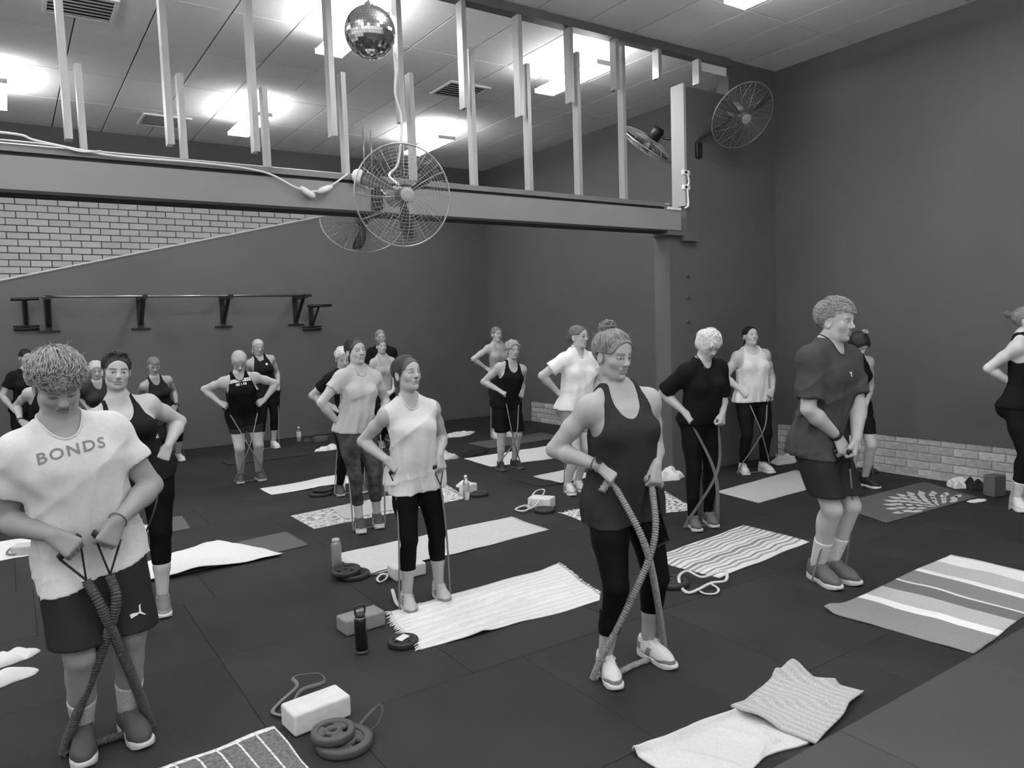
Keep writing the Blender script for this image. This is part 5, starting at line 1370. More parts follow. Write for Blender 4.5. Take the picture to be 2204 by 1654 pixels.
bm = bmesh.new(); add_lathe(bm, [(.001, -RB*.985)]+[(RB*.985*math.cos(t), RB*.985*math.sin(t)) for t in [math.pi*(i/16-.5) for i in range(1, 16)]]+[(.001, RB*.985)], 32)
link('core', bm_mesh(bm, 'core', True), m_chrome, mb)
bm = bmesh.new(); add_lathe(bm, [(.028, RB-.006), (.028, RB+.02), (.010, RB+.03), (.010, RB+.05)], 16); link('cap', bm_mesh(bm), m_chrome, mb)
link('cord', tube_mesh([(0, 0, RB+.05), (0, 0, CEIL-3.75)], .005, 6), m_white, mb)

# ---- caged fans
m_wire = mat('fan_wire', .42, .35, metal=.6)
m_wired = mat('fan_wire_dark', .28, .35, metal=.6)
m_blade = mat('fan_blade', .10, .45, metal=.2)
m_motor = mat('fan_motor', .35, .4, metal=.3)
def fan(loc, aim, mount, label, r=.36, wire=None, motor=None, arm_m=None):
    """cage centre loc, facing aim, bracket to mount point"""
    wire = wire or m_wire
    t = empty('caged_fan', loc); tag(t, label, 'fan', 'caged fans')
    q = Vector(aim).normalized().to_track_quat('Z', 'Y'); Mq = q.to_matrix().to_4x4()
    def part(nm, bm, m, sm=True):
        return link(nm, bm_mesh(bm, nm, sm), m, t)
    bm = bmesh.new()
    add_tube(bm, [Mq @ Vector((r*math.cos(a), r*math.sin(a), 0)) for a in [2*math.pi*i/64 for i in range(64)]], .0065, 6, True)
    part('rim', bm, wire)
    dome = lambda u, s: s*.085*math.sqrt(max(0, 1-u**2.2))
    for s, nm in ((1, 'front_guard'), (-1, 'back_guard')):
        bm = bmesh.new()
        for u in [.16+.84*i/13 for i in range(13)]:
            add_tube(bm, [Mq @ Vector((r*u*math.cos(a), r*u*math.sin(a), dome(u, s))) for a in [2*math.pi*i/40 for i in range(40)]], .0011, 3, True)
        for i in range(36):
            a = 2*math.pi*i/36; thick = .0026 if i % 3 == 0 else .0010
            add_tube(bm, [Mq @ Vector((r*u*math.cos(a+.25*(1-u)), r*u*math.sin(a+.25*(1-u)), dome(u, s))) for u in (.14, .4, .65, .85, .96, 1.0)], thick, 3)
        part(nm, bm, wire)
    bm = bmesh.new(); add_lathe(bm, [(.052, .072), (.052, .090), (.030, .094)], 20, Mq); part('badge', bm, m_motor, False)
    for k in range(3):
        bm = bmesh.new(); a0 = 2*math.pi*k/3+.5
        grid = []
        for i in range(7):
            u = .13+.78*i/6; wv = .26*math.sin(math.pi*(.22+.62*i/6)); row = []
            for j in range(4):
                v = (j/3-.5)*2; a = a0+v*wv*.9+.25*u; z = v*.028*(1.3-u)
                row.append(bm.verts.new(Mq @ Vector((r*u*math.cos(a), r*u*math.sin(a), z))))
            grid.append(row)
        for i in range(6):
            for j in range(3): bm.faces.new((grid[i][j], grid[i][j+1], grid[i+1][j+1], grid[i+1][j]))
        bmesh.ops.solidify(bm, geom=list(bm.faces), thickness=.003)
        part('blade', bm, m_blade)
    bm = bmesh.new(); add_lathe(bm, [(.045, .06), (.06, .03), (.062, -.02), (.03, -.03)], 20, Mq); part('hub', bm, m_blade)
    bm = bmesh.new(); add_lathe(bm, [(.055, -.075), (.075, -.09), (.078, -.19), (.060, -.225), (.02, -.23)], 24, Mq); part('motor', bm, motor or m_motor)
    mt = Vector(mount)-Vector(loc); back = Mq @ Vector((0, 0, -.16))
    bm = bmesh.new(); add_tube(bm, catmull([back, back+(mt-back)*.35+Vector((0, 0, -.02)), mt+Vector((0, 0, .10)), mt], 6), .015, 8); part('arm', bm, m_black)
    bm = bmesh.new(); add_box(bm, mt.x-.045, mt.x+.045, mt.y-.012, mt.y+.02, mt.z-.09, mt.z+.07); bevel(bm, .006, 1); part('wall_bracket', bm, m_black, False)
    return t
fan((2.50, 5.08, 2.72), (-.10, -.96, -.10), (2.62, YP-.025, 2.82), 'caged fan facing the class from the middle of the beam', r=.37)
fan((2.74, 6.42, 2.74), (.30, .80, -.50), (2.82, YP+.21, 2.84), 'darker caged fan on the far side of the beam, mostly hidden', r=.37, wire=m_wired)
fan((6.72, 5.40, 3.90), (-.18, -.72, -.55), (6.52, YP+.005, 3.62), 'caged fan on the pier wall near the ceiling corner', r=.36, wire=m_wired)
fan((6.42, 6.52, 3.80), (-.22, .62, -.76), (6.62, YP+.23, 3.72), 'tilted caged fan with dark motor behind the pier, seen from the back', r=.37, wire=m_wire, motor=m_black)

# ---- white cables and sockets along the beam
def cable(name, pts, r, label, m=None, k=8):
    o = link(name, tube_mesh(catmull(pts, k), r, 6), m or m_white); tag(o, label, 'cable'); return o
yb = YP-.03
cable('power_cable', [(-.6, yb, 3.05), (.10, yb, 3.06), (.25, yb, 3.03), (.55, yb+.005, 2.99), (.75, yb, 2.975), (1.2, yb, 2.98), (1.55, yb, 2.97), (1.75, yb, 2.94), (1.92, yb-.01, 2.86), (2.02, yb-.02, 2.83)], .008, 'white cable lying along the left of the beam down to the plug')
cable('power_cable', [(.05, yb, 3.015), (.35, yb-.002, 3.01), (.5, yb, 2.985), (.62, yb-.004, 3.0)], .006, 'short white cable beside the first stud on the beam')
cable('power_cable', [(2.05, yb-.02, 2.83), (2.14, yb-.02, 2.845), (2.25, yb-.02, 2.91), (2.36, yb-.01, 2.99)], .008, 'white cable rising from the plug to the junction box')
cable('power_cable', [(2.83, YP-.02, 4.02), (2.845, YP-.03, 3.9), (2.82, YP-.03, 3.7), (2.86, YP-.04, 3.5), (2.85, YP-.04, 3.3), (2.80, YP-.05, 3.1), (2.70, YP-.10, 3.0), (2.62, 5.4, 2.86)], .010, 'white cable hanging straight down from a stud to the caged fan')
bm = bmesh.new(); add_tube(bm, [(1.97, yb-.02, 2.86), (2.00, yb-.02, 2.835), (2.06, yb-.02, 2.80), (2.08, yb-.02, 2.79)], [.012, .024, .026, .012], 10)
tag(link('cable_plug', bm_mesh(bm, 'plug', True), m_white), 'white plug hanging in the cable on the beam', 'plug')
bm = bmesh.new(); add_tube(bm, [(2.10, yb-.03, 2.83), (2.13, yb-.03, 2.84), (2.19, yb-.03, 2.865), (2.22, yb-.03, 2.88)], [.012, .026, .026, .012], 10)
tag(link('cable_socket', bm_mesh(bm, 'socket', True), m_white), 'white inline socket joined to the plug on the beam', 'socket')
jb = empty('junction_box', (2.46, YP-.04, 2.98)); tag(jb, 'white cable bundle with a dark outlet left of the caged fan', 'junction box')
bm = bmesh.new(); add_lathe(bm, [(.001, -.04), (.05, -.035), (.062, 0), (.05, .04), (.001, .05)], 16, Matrix.Rotation(math.pi/2, 4, 'X')); link('housing', bm_mesh(bm, 'h', True), m_white, jb)
bm = bmesh.new(); add_lathe(bm, [(.018, .05), (.018, .062)], 12, Matrix.Translation((.03, 0, .03)) @ Matrix.Rotation(math.pi/2, 4, 'X')); link('outlet', bm_mesh(bm), m_black, jb)
for k in range(3):
    link('cable_loop', tube_mesh(catmull([(.02, 0, .03-k*.02), (.05, -.03, .05-k*.03), (.075, -.03, 0-k*.03), (.07, -.03, -.05-k*.02)], 6), .007, 6), m_white if k < 2 else m_black, jb)
# sockets on the pier edge
for i, z in enumerate((3.32, 3.16)):
    t = empty('wall_socket', (6.335, YP+.015, z)); tag(t, ('upper', 'lower')[i]+' white socket on the pier edge above the beam', 'socket', 'pier sockets')
    link('faceplate', box_mesh(.11, .035, .055, .012, 2), m_white, t, (-.02, 0, 0))
    bm = bmesh.new(); add_lathe(bm, [(.014, .018), (.014, .03)], 12, Matrix.Translation((-.04, 0, .028)) @ Matrix.Rotation(math.pi/2, 4, 'X')); link('plug_pin', bm_mesh(bm), m_black, t)
cable('power_cable', [(6.33, YP+.0, 3.32), (6.34, YP-.005, 3.24), (6.32, YP, 3.18), (6.33, YP, 3.0), (6.28, YP, 2.96)], .012, 'white cable joining the two sockets on the pier edge')
for x in (2.66, 2.73):
    tag(link('threaded_rod', tube_mesh([(x, YP+.30, 3.02), (x, YP+.30, 3.46+(.02 if x < 2.7 else 0))], .006, 6), m_chrome), ('left' if x < 2.7 else 'right')+' of two thin upright rods behind the caged fan on the beam', 'rod', 'upright rods')

# ---- pull-up rig on the back wall
rig = empty('pull_up_rig', (2.2, YB-.03, 1.87)); tag(rig, 'long wall-mounted pull-up bar with four black brackets', 'pull-up bar')
def rpart(nm, bm, m, sm=False): return into(link(nm, bm_mesh(bm, nm, sm), m), rig)
YR = 11.72
bm = bmesh.new(); add_tube(bm, [(.42, YR, 2.315), (4.08, YR, 2.315)], .019, 10); rpart('bar', bm, m_chrome, True)
bxs = (.50, 1.66, 2.83, 3.98)
for bx_ in bxs:
    bm = bmesh.new(); add_box(bm, bx_-.03, bx_+.03, YR-.06, YB-.032, 2.275, 2.335); rpart('bracket_arm', bm, m_black)
    bm = bmesh.new(); add_tube(bm, [(bx_, YR+.10, 2.29), (bx_, YB-.085, 1.93)], .030, 4); rpart('bracket_brace', bm, m_black)
    bm = bmesh.new(); add_box(bm, bx_-.04, bx_+.04, YB-.045, YB-.032, 1.86, 2.36); rpart('bracket_plate', bm, m_black)
    bm = bmesh.new(); add_box(bm, bx_-.13, bx_+.13, YB-.07, YB-.032, 1.855, 1.875); rpart('bracket_foot', bm, m_black)
def mount(x, zt, zb, label, wt, wb_, proj):
    t = empty('wall_mount', (x, YB-.03, zb)); tag(t, label, 'wall mount', 'small wall mounts')
    bm = bmesh.new(); add_box(bm, -.035, .035, -.03, 0, 0, zt-zb); link('upright', bm_mesh(bm), m_black, t)
    bm = bmesh.new(); add_tube(bm, [(-wt, -proj, zt-zb), (wt, -proj, zt-zb+.01)], .022, 8); link('cross_bar', bm_mesh(bm, 'c', True), m_black, t)
    bm = bmesh.new(); add_tube(bm, [(0, -proj, zt-zb), (0, -.01, zt-zb)], .022, 6); add_tube(bm, [(0, -proj+.03, zt-zb), (0, -.02, .05)], .02, 4); link('bracket_brace', bm_mesh(bm), m_black, t)
    bm = bmesh.new(); add_tube(bm, [(-wb_, -.04, .01), (wb_, -.04, .01)], .017, 8); add_tube(bm, [(-wb_, -.04, .05), (wb_, -.04, .05)], .012, 8); link('foot_bar', bm_mesh(bm, 'f', True), m_black, t)
mount(.24, 2.29, 1.89, 'small black bar mount left of the pull-up rig', .16, .15, .35)
mount(4.24, 2.15, 1.77, 'small black bar mount at the right end of the pull-up rig', .20, .16, .45)
# ================================================================== things on the floor
rs_ = np.random.RandomState(11)
def uv_mat(name, base, stripes=None, var=.12, vscale=40, bump=.35, bscale=90, cross=False, lines=0, zig=0, pattern=None, pcol=.1, pscale=12, rough=.9):
    """woven towel: stripes along v given as (start, grey) steps; optional blotch pattern"""
    if name in MATS: return MATS[name]
    m = mat(name, base, rough, .15, bump=bump, bscale=bscale)
    nt = m.node_tree; N = nt.nodes; L = nt.links; b = N['Principled BSDF']
    uv = N.new('ShaderNodeUVMap'); sep = N.new('ShaderNodeSeparateXYZ'); L.new(uv.outputs['UV'], sep.inputs[0])
    rp = N.new('ShaderNodeValToRGB'); rp.color_ramp.interpolation = 'CONSTANT'
    st = stripes or [(0, base)]
    el = rp.color_ramp.elements
    el[0].position = st[0][0]; el[0].color = (st[0][1],)*3+(1,)
    if len(st) > 1:
        el[1].position = st[1][0]; el[1].color = (st[1][1],)*3+(1,)
        for p, g in st[2:]:
            e = el.new(p); e.color = (g, g, g, 1)
    else: el.remove(el[1])
    src = sep.outputs['X' if cross else 'Y']
    if zig:
        k1 = N.new('ShaderNodeMath'); k1.operation = 'MULTIPLY'; k1.inputs[1].default_value = 9; L.new(sep.outputs['Y' if cross else 'X'], k1.inputs[0])
        k2 = N.new('ShaderNodeMath'); k2.operation = 'PINGPONG'; k2.inputs[1].default_value = 1; L.new(k1.outputs[0], k2.inputs[0])
        k3 = N.new('ShaderNodeMath'); k3.operation = 'MULTIPLY_ADD'; k3.inputs[1].default_value = zig; L.new(k2.outputs[0], k3.inputs[0]); L.new(src, k3.inputs[2]); src = k3.outputs[0]
    L.new(src, rp.inputs['Fac'])
    col = rp.outputs['Color']
    if pattern:
        if pattern == 'voronoi':
            tx = N.new('ShaderNodeTexVoronoi'); tx.feature = 'DISTANCE_TO_EDGE'; tx.inputs['Scale'].default_value = pscale; out = tx.outputs['Distance']; th = .09
        else:
            tx = N.new('ShaderNodeTexNoise'); tx.inputs['Scale'].default_value = pscale; tx.inputs['Detail'].default_value = 3; out = tx.outputs['Fac']; th = .52
        L.new(uv.outputs['UV'], tx.inputs['Vector'])
        gt = N.new('ShaderNodeMath'); gt.operation = 'GREATER_THAN'; gt.inputs[1].default_value = th; L.new(out, gt.inputs[0])
        mx = N.new('ShaderNodeMix'); mx.data_type = 'RGBA'; L.new(gt.outputs[0], mx.inputs[0]); L.new(col, mx.inputs[6]); mx.inputs[7].default_value = (pcol, pcol, pcol, 1)
        col = mx.outputs[2]
    if lines:
        mu_ = N.new('ShaderNodeMath'); mu_.operation = 'MULTIPLY'; mu_.inputs[1].default_value = lines; L.new(sep.outputs['X'], mu_.inputs[0])
        fr = N.new('ShaderNodeMath'); fr.operation = 'FRACT'; L.new(mu_.outputs[0], fr.inputs[0])
        lt = N.new('ShaderNodeMath'); lt.operation = 'LESS_THAN'; lt.inputs[1].default_value = .10; L.new(fr.outputs[0], lt.inputs[0])
        mx2 = N.new('ShaderNodeMix'); mx2.data_type = 'RGBA'; L.new(lt.outputs[0], mx2.inputs[0]); L.new(col, mx2.inputs[6]); mx2.inputs[7].default_value = (.7, .7, .7, 1)
        col = mx2.outputs[2]
    nz = N.new('ShaderNodeTexNoise'); nz.inputs['Scale'].default_value = vscale; L.new(uv.outputs['UV'], nz.inputs['Vector'])
    mr = N.new('ShaderNodeMapRange'); mr.inputs['From Min'].default_value = .3; mr.inputs['From Max'].default_value = .7; mr.inputs['To Min'].default_value = 1-var; mr.inputs['To Max'].default_value = 1+var
    L.new(nz.outputs['Fac'], mr.inputs['Value'])
    sc = N.new('ShaderNodeVectorMath'); sc.operation = 'SCALE'; L.new(col, sc.inputs[0]); L.new(mr.outputs['Result'], sc.inputs['Scale'])
    L.new(sc.outputs['Vector'], b.inputs['Base Color'])
    return m

def sheet(name, corners, m, label, cat, z=0.0, thick=.006, wr=.006, wf=9, edge=.012, seed=1, nu=60, nv=36, folds=None, group=None, curl=None, ridge=None):
    """cloth or mat lying on the floor. corners A,B,C,D are floor points: A->B is u, A->D is v"""
    A, B, C_, D = [np.array(c[:2] if not isinstance(c, Vector) else (c.x, c.y), float) for c in corners]
    u = np.linspace(0, 1, nu)[:, None]; v = np.linspace(0, 1, nv)[None, :]
    X = [(A[i]*(1-u)*(1-v)+B[i]*u*(1-v)+C_[i]*u*v+D[i]*(1-u)*v) for i in (0, 1)]
    P = np.stack([X[0], X[1], np.zeros_like(X[0])], -1)
    cen = P.reshape(-1, 3).mean(0)
    e = np.minimum(np.minimum(u, 1-u), np.minimum(v, 1-v))*np.ones_like(X[0])
    q = np.stack([X[0], X[1], np.zeros_like(X[0])+seed], -1)
    if edge:
        k = np.clip(1-e/.15, 0, 1)
        P[..., 0] += edge*waves(q, 14, seed)*k; P[..., 1] += edge*waves(q, 14, seed+1)*k
    H = wr*np.maximum(0, waves(q, wf, seed+2)*.8+waves(q, wf*2.3, seed+3)*.4)
    if folds:
        for (u0, v0, u1, v1, wd, ht) in folds:       # ridge line in uv space
            d = np.array([u1-u0, v1-v0]); L2 = d@d
            t = np.clip(((u-u0)*d[0]+(v-v0)*d[1])/L2, 0, 1)
            ds = np.sqrt((u-u0-t*d[0])**2+(v-v0-t*d[1])**2)
            H = H+ht*np.exp(-(ds/wd)**2)
    if curl:
        for (cu_, cv_, wd, ht) in curl: H = H+ht*np.exp(-(((u-cu_)/wd)**2+((v-cv_)/wd)**2))
    P[..., 2] = z+.001+H
    top = P.copy(); top[..., 2] += thick
    V = np.concatenate([top.reshape(-1, 3), P.reshape(-1, 3)]); n = nu*nv
    I = np.arange(n).reshape(nu, nv)
    F = np.stack([I[:-1, :-1], I[1:, :-1], I[1:, 1:], I[:-1, 1:]], -1).reshape(-1, 4)
    # orientation: make the top face up
    a, b_, c = V[F[0, 0]], V[F[0, 1]], V[F[0, 2]]
    if np.cross(b_-a, c-a)[2] < 0: F = F[:, ::-1]
    FB = F[:, ::-1]+n
    rim = np.concatenate([I[:, 0], I[-1, 1:], I[-2::-1, -1], I[0, -2:0:-1]]); r2 = np.roll(rim, -1)
    S = np.stack([rim, r2, r2+n, rim+n], -1)
    if np.cross(b_-a, c-a)[2] > 0: S = S[:, ::-1]
    base = np.array([cen[0], cen[1], z])
    me = np_mesh(V-base, np.concatenate([F, FB, S]), name)
    uvl = me.uv_layers.new(name='UVMap')
    UV = np.stack(np.broadcast_arrays(u, v), -1).reshape(-1, 2); UV = np.concatenate([UV, UV])
    vi = np.zeros(len(me.loops), np.int32); me.loops.foreach_get('vertex_index', vi)
    uvl.data.foreach_set('uv', UV[vi].astype(np.float32).ravel())
    o = link(name, me, m, None, tuple(base)); tag(o, label, cat, group)
    return o, P, base

def fringe(parent, base, P_edge, out, m, n=70, L=.05, seed=1):
    rs = random.Random(seed); bm = bmesh.new()
    for i in range(n):
        t = i/(n-1)*(len(P_edge)-1); k = min(int(t), len(P_edge)-2); p = Vector(P_edge[k])*(1-(t-k))+Vector(P_edge[k+1])*(t-k)-Vector(base)
        d = Vector(out)+Vector((rs.uniform(-.5, .5), rs.uniform(-.5, .5), 0)); d.normalize(); l = L*rs.uniform(.6, 1.2)
        p.z += .004
        add_tube(bm, [p, p+d*l*.5+Vector((0, 0, .004)), p+d*l], [.004, .0035, .0028], 4)
    o = link('fringe', bm_mesh(bm, 'fringe', True), m, parent); tag(o, kind='stuff')

def heap(name, c, rx, ry, rz, ht, m, label, cat='towel', seed=1, n=46, lobes=7, group=None, z=0.0):
    """crumpled cloth"""
    c = Vector(c)
    u = np.linspace(-1, 1, n)[:, None]; v = np.linspace(-1, 1, n)[None, :]
    rr = np.sqrt(u**2+v**2); th = np.arctan2(v, u)
    sq = np.maximum(np.abs(u), np.abs(v))/np.maximum(rr, 1e-6)
    x = u*sq*rx*(1+.12*np.sin(th*3+seed)+.06*np.sin(th*(lobes)+2*seed)); y = v*sq*ry*(1+.12*np.sin(th*4+2.1*seed)+.05*np.sin(th*9+seed))
    q = np.stack([x, y, np.zeros_like(x)+seed*.37], -1)
    w_ = np.abs(waves(q, 22, seed))*.7+np.abs(waves(q, 45, seed+1))*.5
    H = ht*np.clip(1-(rr*sq)**2.5, 0, 1)**.6*(.25+w_)
    H = H+.004
    X = x*math.cos(rz)-y*math.sin(rz); Y = x*math.sin(rz)+y*math.cos(rz)
    top = np.stack([X, Y, H+z], -1).reshape(-1, 3); bot = np.stack([X, Y, np.zeros_like(X)+.001+z], -1).reshape(-1, 3)
    I = np.arange(n*n).reshape(n, n); F = np.stack([I[:-1, :-1], I[1:, :-1], I[1:, 1:], I[:-1, 1:]], -1).reshape(-1, 4)
    rim = np.concatenate([I[:, 0], I[-1, 1:], I[-2::-1, -1], I[0, -2:0:-1]]); r2 = np.roll(rim, -1)
    S = np.stack([rim, rim+n*n, r2+n*n, r2], -1)
    me = np_mesh(np.concatenate([top, bot]), np.concatenate([F, F[:, ::-1]+n*n, S]), name)
    uvl = me.uv_layers.new(name='UVMap')
    UV = np.stack(np.broadcast_arrays((u+1)/2, (v+1)/2), -1).reshape(-1, 2); UV = np.concatenate([UV, UV])
    vi = np.zeros(len(me.loops), np.int32); me.loops.foreach_get('vertex_index', vi); uvl.data.foreach_set('uv', UV[vi].astype(np.float32).ravel())
    o = link(name, me, m, None, (c.x, c.y, 0)); tag(o, label, cat, group); return o

W_ = .78
m_tw = uv_mat('towel_white', .74, var=.05, bump=.4)
m_twrib = uv_mat('towel_ribbed', .72, [(i/26, .74 if i % 2 else .66) for i in range(26)], var=.05)
m_twc = uv_mat('towel_cream', .60, var=.06)
m_twtex = uv_mat('towel_textured', .50, [(i/30, .50 if i % 2 else .42) for i in range(30)], var=.18, vscale=60, bump=.7)
m_matd = mat('yoga_mat_dark', .035, .7, .3, bump=.08, bscale=200)
m_matg = mat('yoga_mat_grey', .11, .75, .25, bump=.08, bscale=200)
m_matl = uv_mat('yoga_mat_pale', .52, [(i/24, .52 if i % 2 else .46) for i in range(24)], var=.05, cross=True)
m_pat = uv_mat('towel_patterned', .66, pattern='noise', pcol=.25, pscale=26)
m_pat2 = uv_mat('towel_motif', .74, pattern='noise', pcol=.20, pscale=24)
def quad(*pp, z=0.0): return [fp(x, y, z) for x, y in pp]

# big striped towel at the right
m_str = uv_mat('towel_stripes', .3, [(0, .26), (.20, .80), (.265, .46), (.40, .17), (.50, .70), (.515, .24), (.66, .80), (.70, .48), (.86, .80)], var=.08, vscale=110)
sheet('striped_towel', quad((1780, 1318), (2098, 1408), (2300, 1258), (2043, 1197)), m_str, 'large beach towel with wide grey and white stripes at the right', 'towel', wr=.016, edge=.015, seed=3, curl=[(0, .02, .05, .03)])
# towel in front of it
o_, P_, b_ = sheet('folded_towel', quad((1378, 1632), (1490, 1700), (1745, 1602), (1585, 1527)), m_twc, 'smooth pale half of a towel bunched up at the bottom right', 'towel', wr=.026, edge=.03, seed=5, folds=[(.05, .0, .06, 1, .05, .03), (.3, .2, .9, .35, .04, .02), (.2, .6, .8, .8, .04, .02), (.5, .9, .95, .6, .03, .016)], thick=.010, wf=11)
sheet('folded_towel', quad((1570, 1536), (1738, 1606), (1864, 1503), (1700, 1452)), m_twtex, 'textured ribbed half of a bunched towel at the bottom right', 'towel', wr=.034, edge=.03, seed=6, z=.012, curl=[(0, 1, .18, .06)], thick=.010, wf=16, folds=[(0, .75, .6, .98, .05, .03), (.2, .2, .8, .6, .04, .02)])
# zigzag towel
zz = []
gz = [.72, .30, .72, .22]
zp = 0.0
for i, wd in enumerate((.05, .03, .04, .05, .03, .06, .035, .03, .05, .03, .06, .04, .03, .05, .035, .05, .04, .03, .06, .03, .05, .04, .05)):
    zz.append((zp, (.74, .24, .70, .34, .74, .42)[i % 6])); zp += wd
m_zig = uv_mat('towel_zigzag', .6, zz, var=.06, cross=True, zig=.035)
sheet('zigzag_towel', quad((1392, 1206), (1552, 1246), (1742, 1168), (1604, 1132)), m_zig, 'towel with narrow grey and white zigzag stripes in the centre right', 'towel', wr=.006, seed=7)
# fringed white towel under the slim woman
o_, P_, b_ = sheet('fringed_towel', quad((838, 1322), (1200, 1217), (1305, 1292), (905, 1402)), m_twrib, 'white fringed towel spread under the slim woman in the pale top', 'towel', wr=.012, edge=.02, seed=8, nu=110, nv=70,
      folds=[(.1, .35, .9, .5, .02, .012), (.12, .6, .85, .75, .02, .014), (.1, .2, .7, .3, .02, .012), (.05, .25, .55, .45, .03, .02), (.08, .5, .6, .62, .03, .02), (.1, .7, .45, .86, .03, .016), (.12, .1, .5, .22, .03, .014), (.02, .9, .3, .98, .03, .02)])
dA = (P_[0, 0]-P_[-1, 0]); fringe(o_, b_, P_[0], (dA[0], dA[1], 0), m_tw, 46, .045, 1); fringe(o_, b_, P_[-1], (-dA[0], -dA[1], 0), m_tw, 46, .03, 2)
# towel behind her
sheet('beach_towel', quad((712, 1197), (800, 1240), (1182, 1142), (1100, 1114)), m_twc, 'long pale towel behind the slim woman, beside the steel bottle', 'towel', wr=.014, seed=9, folds=[(.8, .3, .7, .9, .03, .012)])
# mats and towels further back
sheet('yoga_mat', quad((626, 1112), (676, 1140), (1008, 1073), (958, 1043)), m_pat, 'pale patterned mat behind the woman in patterned leggings', 'mat', wr=.001, edge=0, seed=10, thick=.005)
sheet('hand_towel', quad((712, 1098), (745, 1120), (925, 1086), (890, 1066)), m_matl, 'plain pale towel over the patterned mat', 'towel', wr=.003, z=.007, seed=11)
sheet('hand_towel', quad((559, 1055), (584, 1067), (760, 1040), (738, 1022)), m_tw, 'long white towel on the floor left of the woman in patterned leggings', 'towel', wr=.012, seed=12)
sheet('yoga_mat', quad((478, 996), (493, 1003), (800, 962), (780, 956)), m_matd, 'thin dark mat behind the woman bending with hands on hips', 'mat', wr=0, edge=0, thick=.012)
sheet('yoga_mat', quad((1007, 956), (1056, 966), (1215, 942), (1165, 932)), m_matg, 'grey mat behind the curly-haired woman', 'mat', wr=0, edge=0, thick=.008)
sheet('beach_towel', quad((998, 989), (1057, 1006), (1235, 982), (1180, 961)), m_tw, 'long white towel behind the feet of the curly-haired woman', 'towel', wr=.006, seed=13)
sheet('yoga_mat', quad((1109, 1035), (1163, 1049), (1300, 1030), (1245, 1012)), m_matd, 'dark mat behind the woman in glasses', 'mat', wr=0, edge=0, thick=.010)
sheet('hand_towel', quad((1147, 1030), (1210, 1044), (1290, 1028), (1225, 1012)), m_twc, 'rumpled white towel on the dark mat behind the woman in glasses', 'towel', wr=.02, z=.013, seed=14, wf=14, edge=.03)
o_, P_, b_ = sheet('motif_towel', quad((1206, 1106), (1262, 1128), (1500, 1098), (1425, 1056)), m_pat2, 'white towel with a small grey motif behind the central woman', 'towel', wr=.005, seed=15)
dA = (P_[0, 0]-P_[-1, 0]); fringe(o_, b_, P_[0], (dA[0], dA[1], 0), m_tw, 24, .04, 3)
sheet('beach_towel', quad((1542, 1060), (1632, 1084), (1800, 1038), (1712, 1013)), m_matl, 'smooth pale mat between the white-haired woman and the man in profile', 'mat', wr=.002, edge=.004, seed=16)
# mandala mat
mm_o, P_, b_ = sheet('yoga_mat', quad((1795, 1088), (1908, 1127), (2104, 1071), (1990, 1038)), m_matg, 'grey mat with a white mandala print near the right wall', 'mat', wr=.0, edge=0, thick=.006)
m_print = mat('mandala_print', .55, .8)
bm = bmesh.new()
cA = np.array([P_[0, 0], P_[-1, 0], P_[-1, -1], P_[0, -1]])[:, :2]
def mu(u, v):
    p = cA[0]*(1-u)*(1-v)+cA[1]*(1-u)*v*0+cA[1]*u*(1-v)+cA[2]*u*v+cA[3]*(1-u)*v
    return Vector((p[0]-b_[0], p[1]-b_[1], .0082))
# sheet corners: u runs along the short edge here
for ring, (r0, r1, k, wd) in enumerate(((.03, .10, 10, .6), (.10, .17, 14, .62), (.16, .24, 18, .62), (.23, .31, 22, .62), (.30, .37, 24, .6))):
    for i in range(k):
        a = 2*math.pi*(i+.5*(ring % 2))/k; da = math.pi/k*wd
        tip = r1+.03; pts = [(r0, a-da*.4), ((r0+r1)/2, a-da), (r1, a-da*.6), (tip, a), (r1, a+da*.6), ((r0+r1)/2, a+da), (r0, a+da*.4)]
        ins = [(r0+.012, a), ((r0+r1)/2, a-da*.45), (r1-.006, a), ((r0+r1)/2, a+da*.45)]
        uvp = lambda r, t: (1.0+r*2.05*math.cos(t), .56+r*1.0*math.sin(t))
        vs = []
        ok = True
        for r, t in pts:
            u_, v_ = uvp(r, t)
            if v_ > .98 or v_ < .02 or u_ < .02 or u_ > .985: ok = False
            vs.append(mu(u_, v_))
        if ok: bm.faces.new([bm.verts.new(p) for p in vs])
pr = link('printed_mandala', bm_mesh(bm), m_print, mm_o); tag(pr, kind='stuff')
# left side
sheet('yoga_mat', quad((318, 1212), (380, 1240), (665, 1175), (618, 1146)), m_matg, 'grey mat with a white towel on it, left of the steel bottle', 'mat', wr=0, edge=0, thick=.008)
sheet('hand_towel', quad((312, 1215), (322, 1256), (610, 1198), (470, 1166)), m_tw, 'white towel lying on the grey mat beside the woman in black', 'towel', wr=.016, z=.010, seed=17, curl=[(.85, .35, .2, .05)], edge=.02)
sheet('hand_towel', quad((-60, 1178), (-20, 1212), (95, 1190), (60, 1158)), m_tw, 'white towel under a pale block at the left edge', 'towel', wr=.014, seed=18, edge=.02)
heap('towel_bundle', fp(5, 1425), .16, .10, .3, .06, m_tw, 'upper crumpled white towel at the bottom of the left edge', seed=2)
heap('towel_bundle', fp(2, 1465), .17, .09, .1, .05, m_tw, 'lower crumpled white towel at the bottom of the left edge', seed=4)
heap('towel_bundle', fp(312, 1142), .12, .10, .2, .09, m_tw, 'crumpled white towel behind the man in the printed t-shirt', seed=5)
sheet('yoga_mat', quad((345, 1118), (372, 1146), (410, 1139), (392, 1112)), m_matg, 'small corner of a grey mat behind the woman in the black tank top', 'mat', wr=0, edge=0, thick=.006)
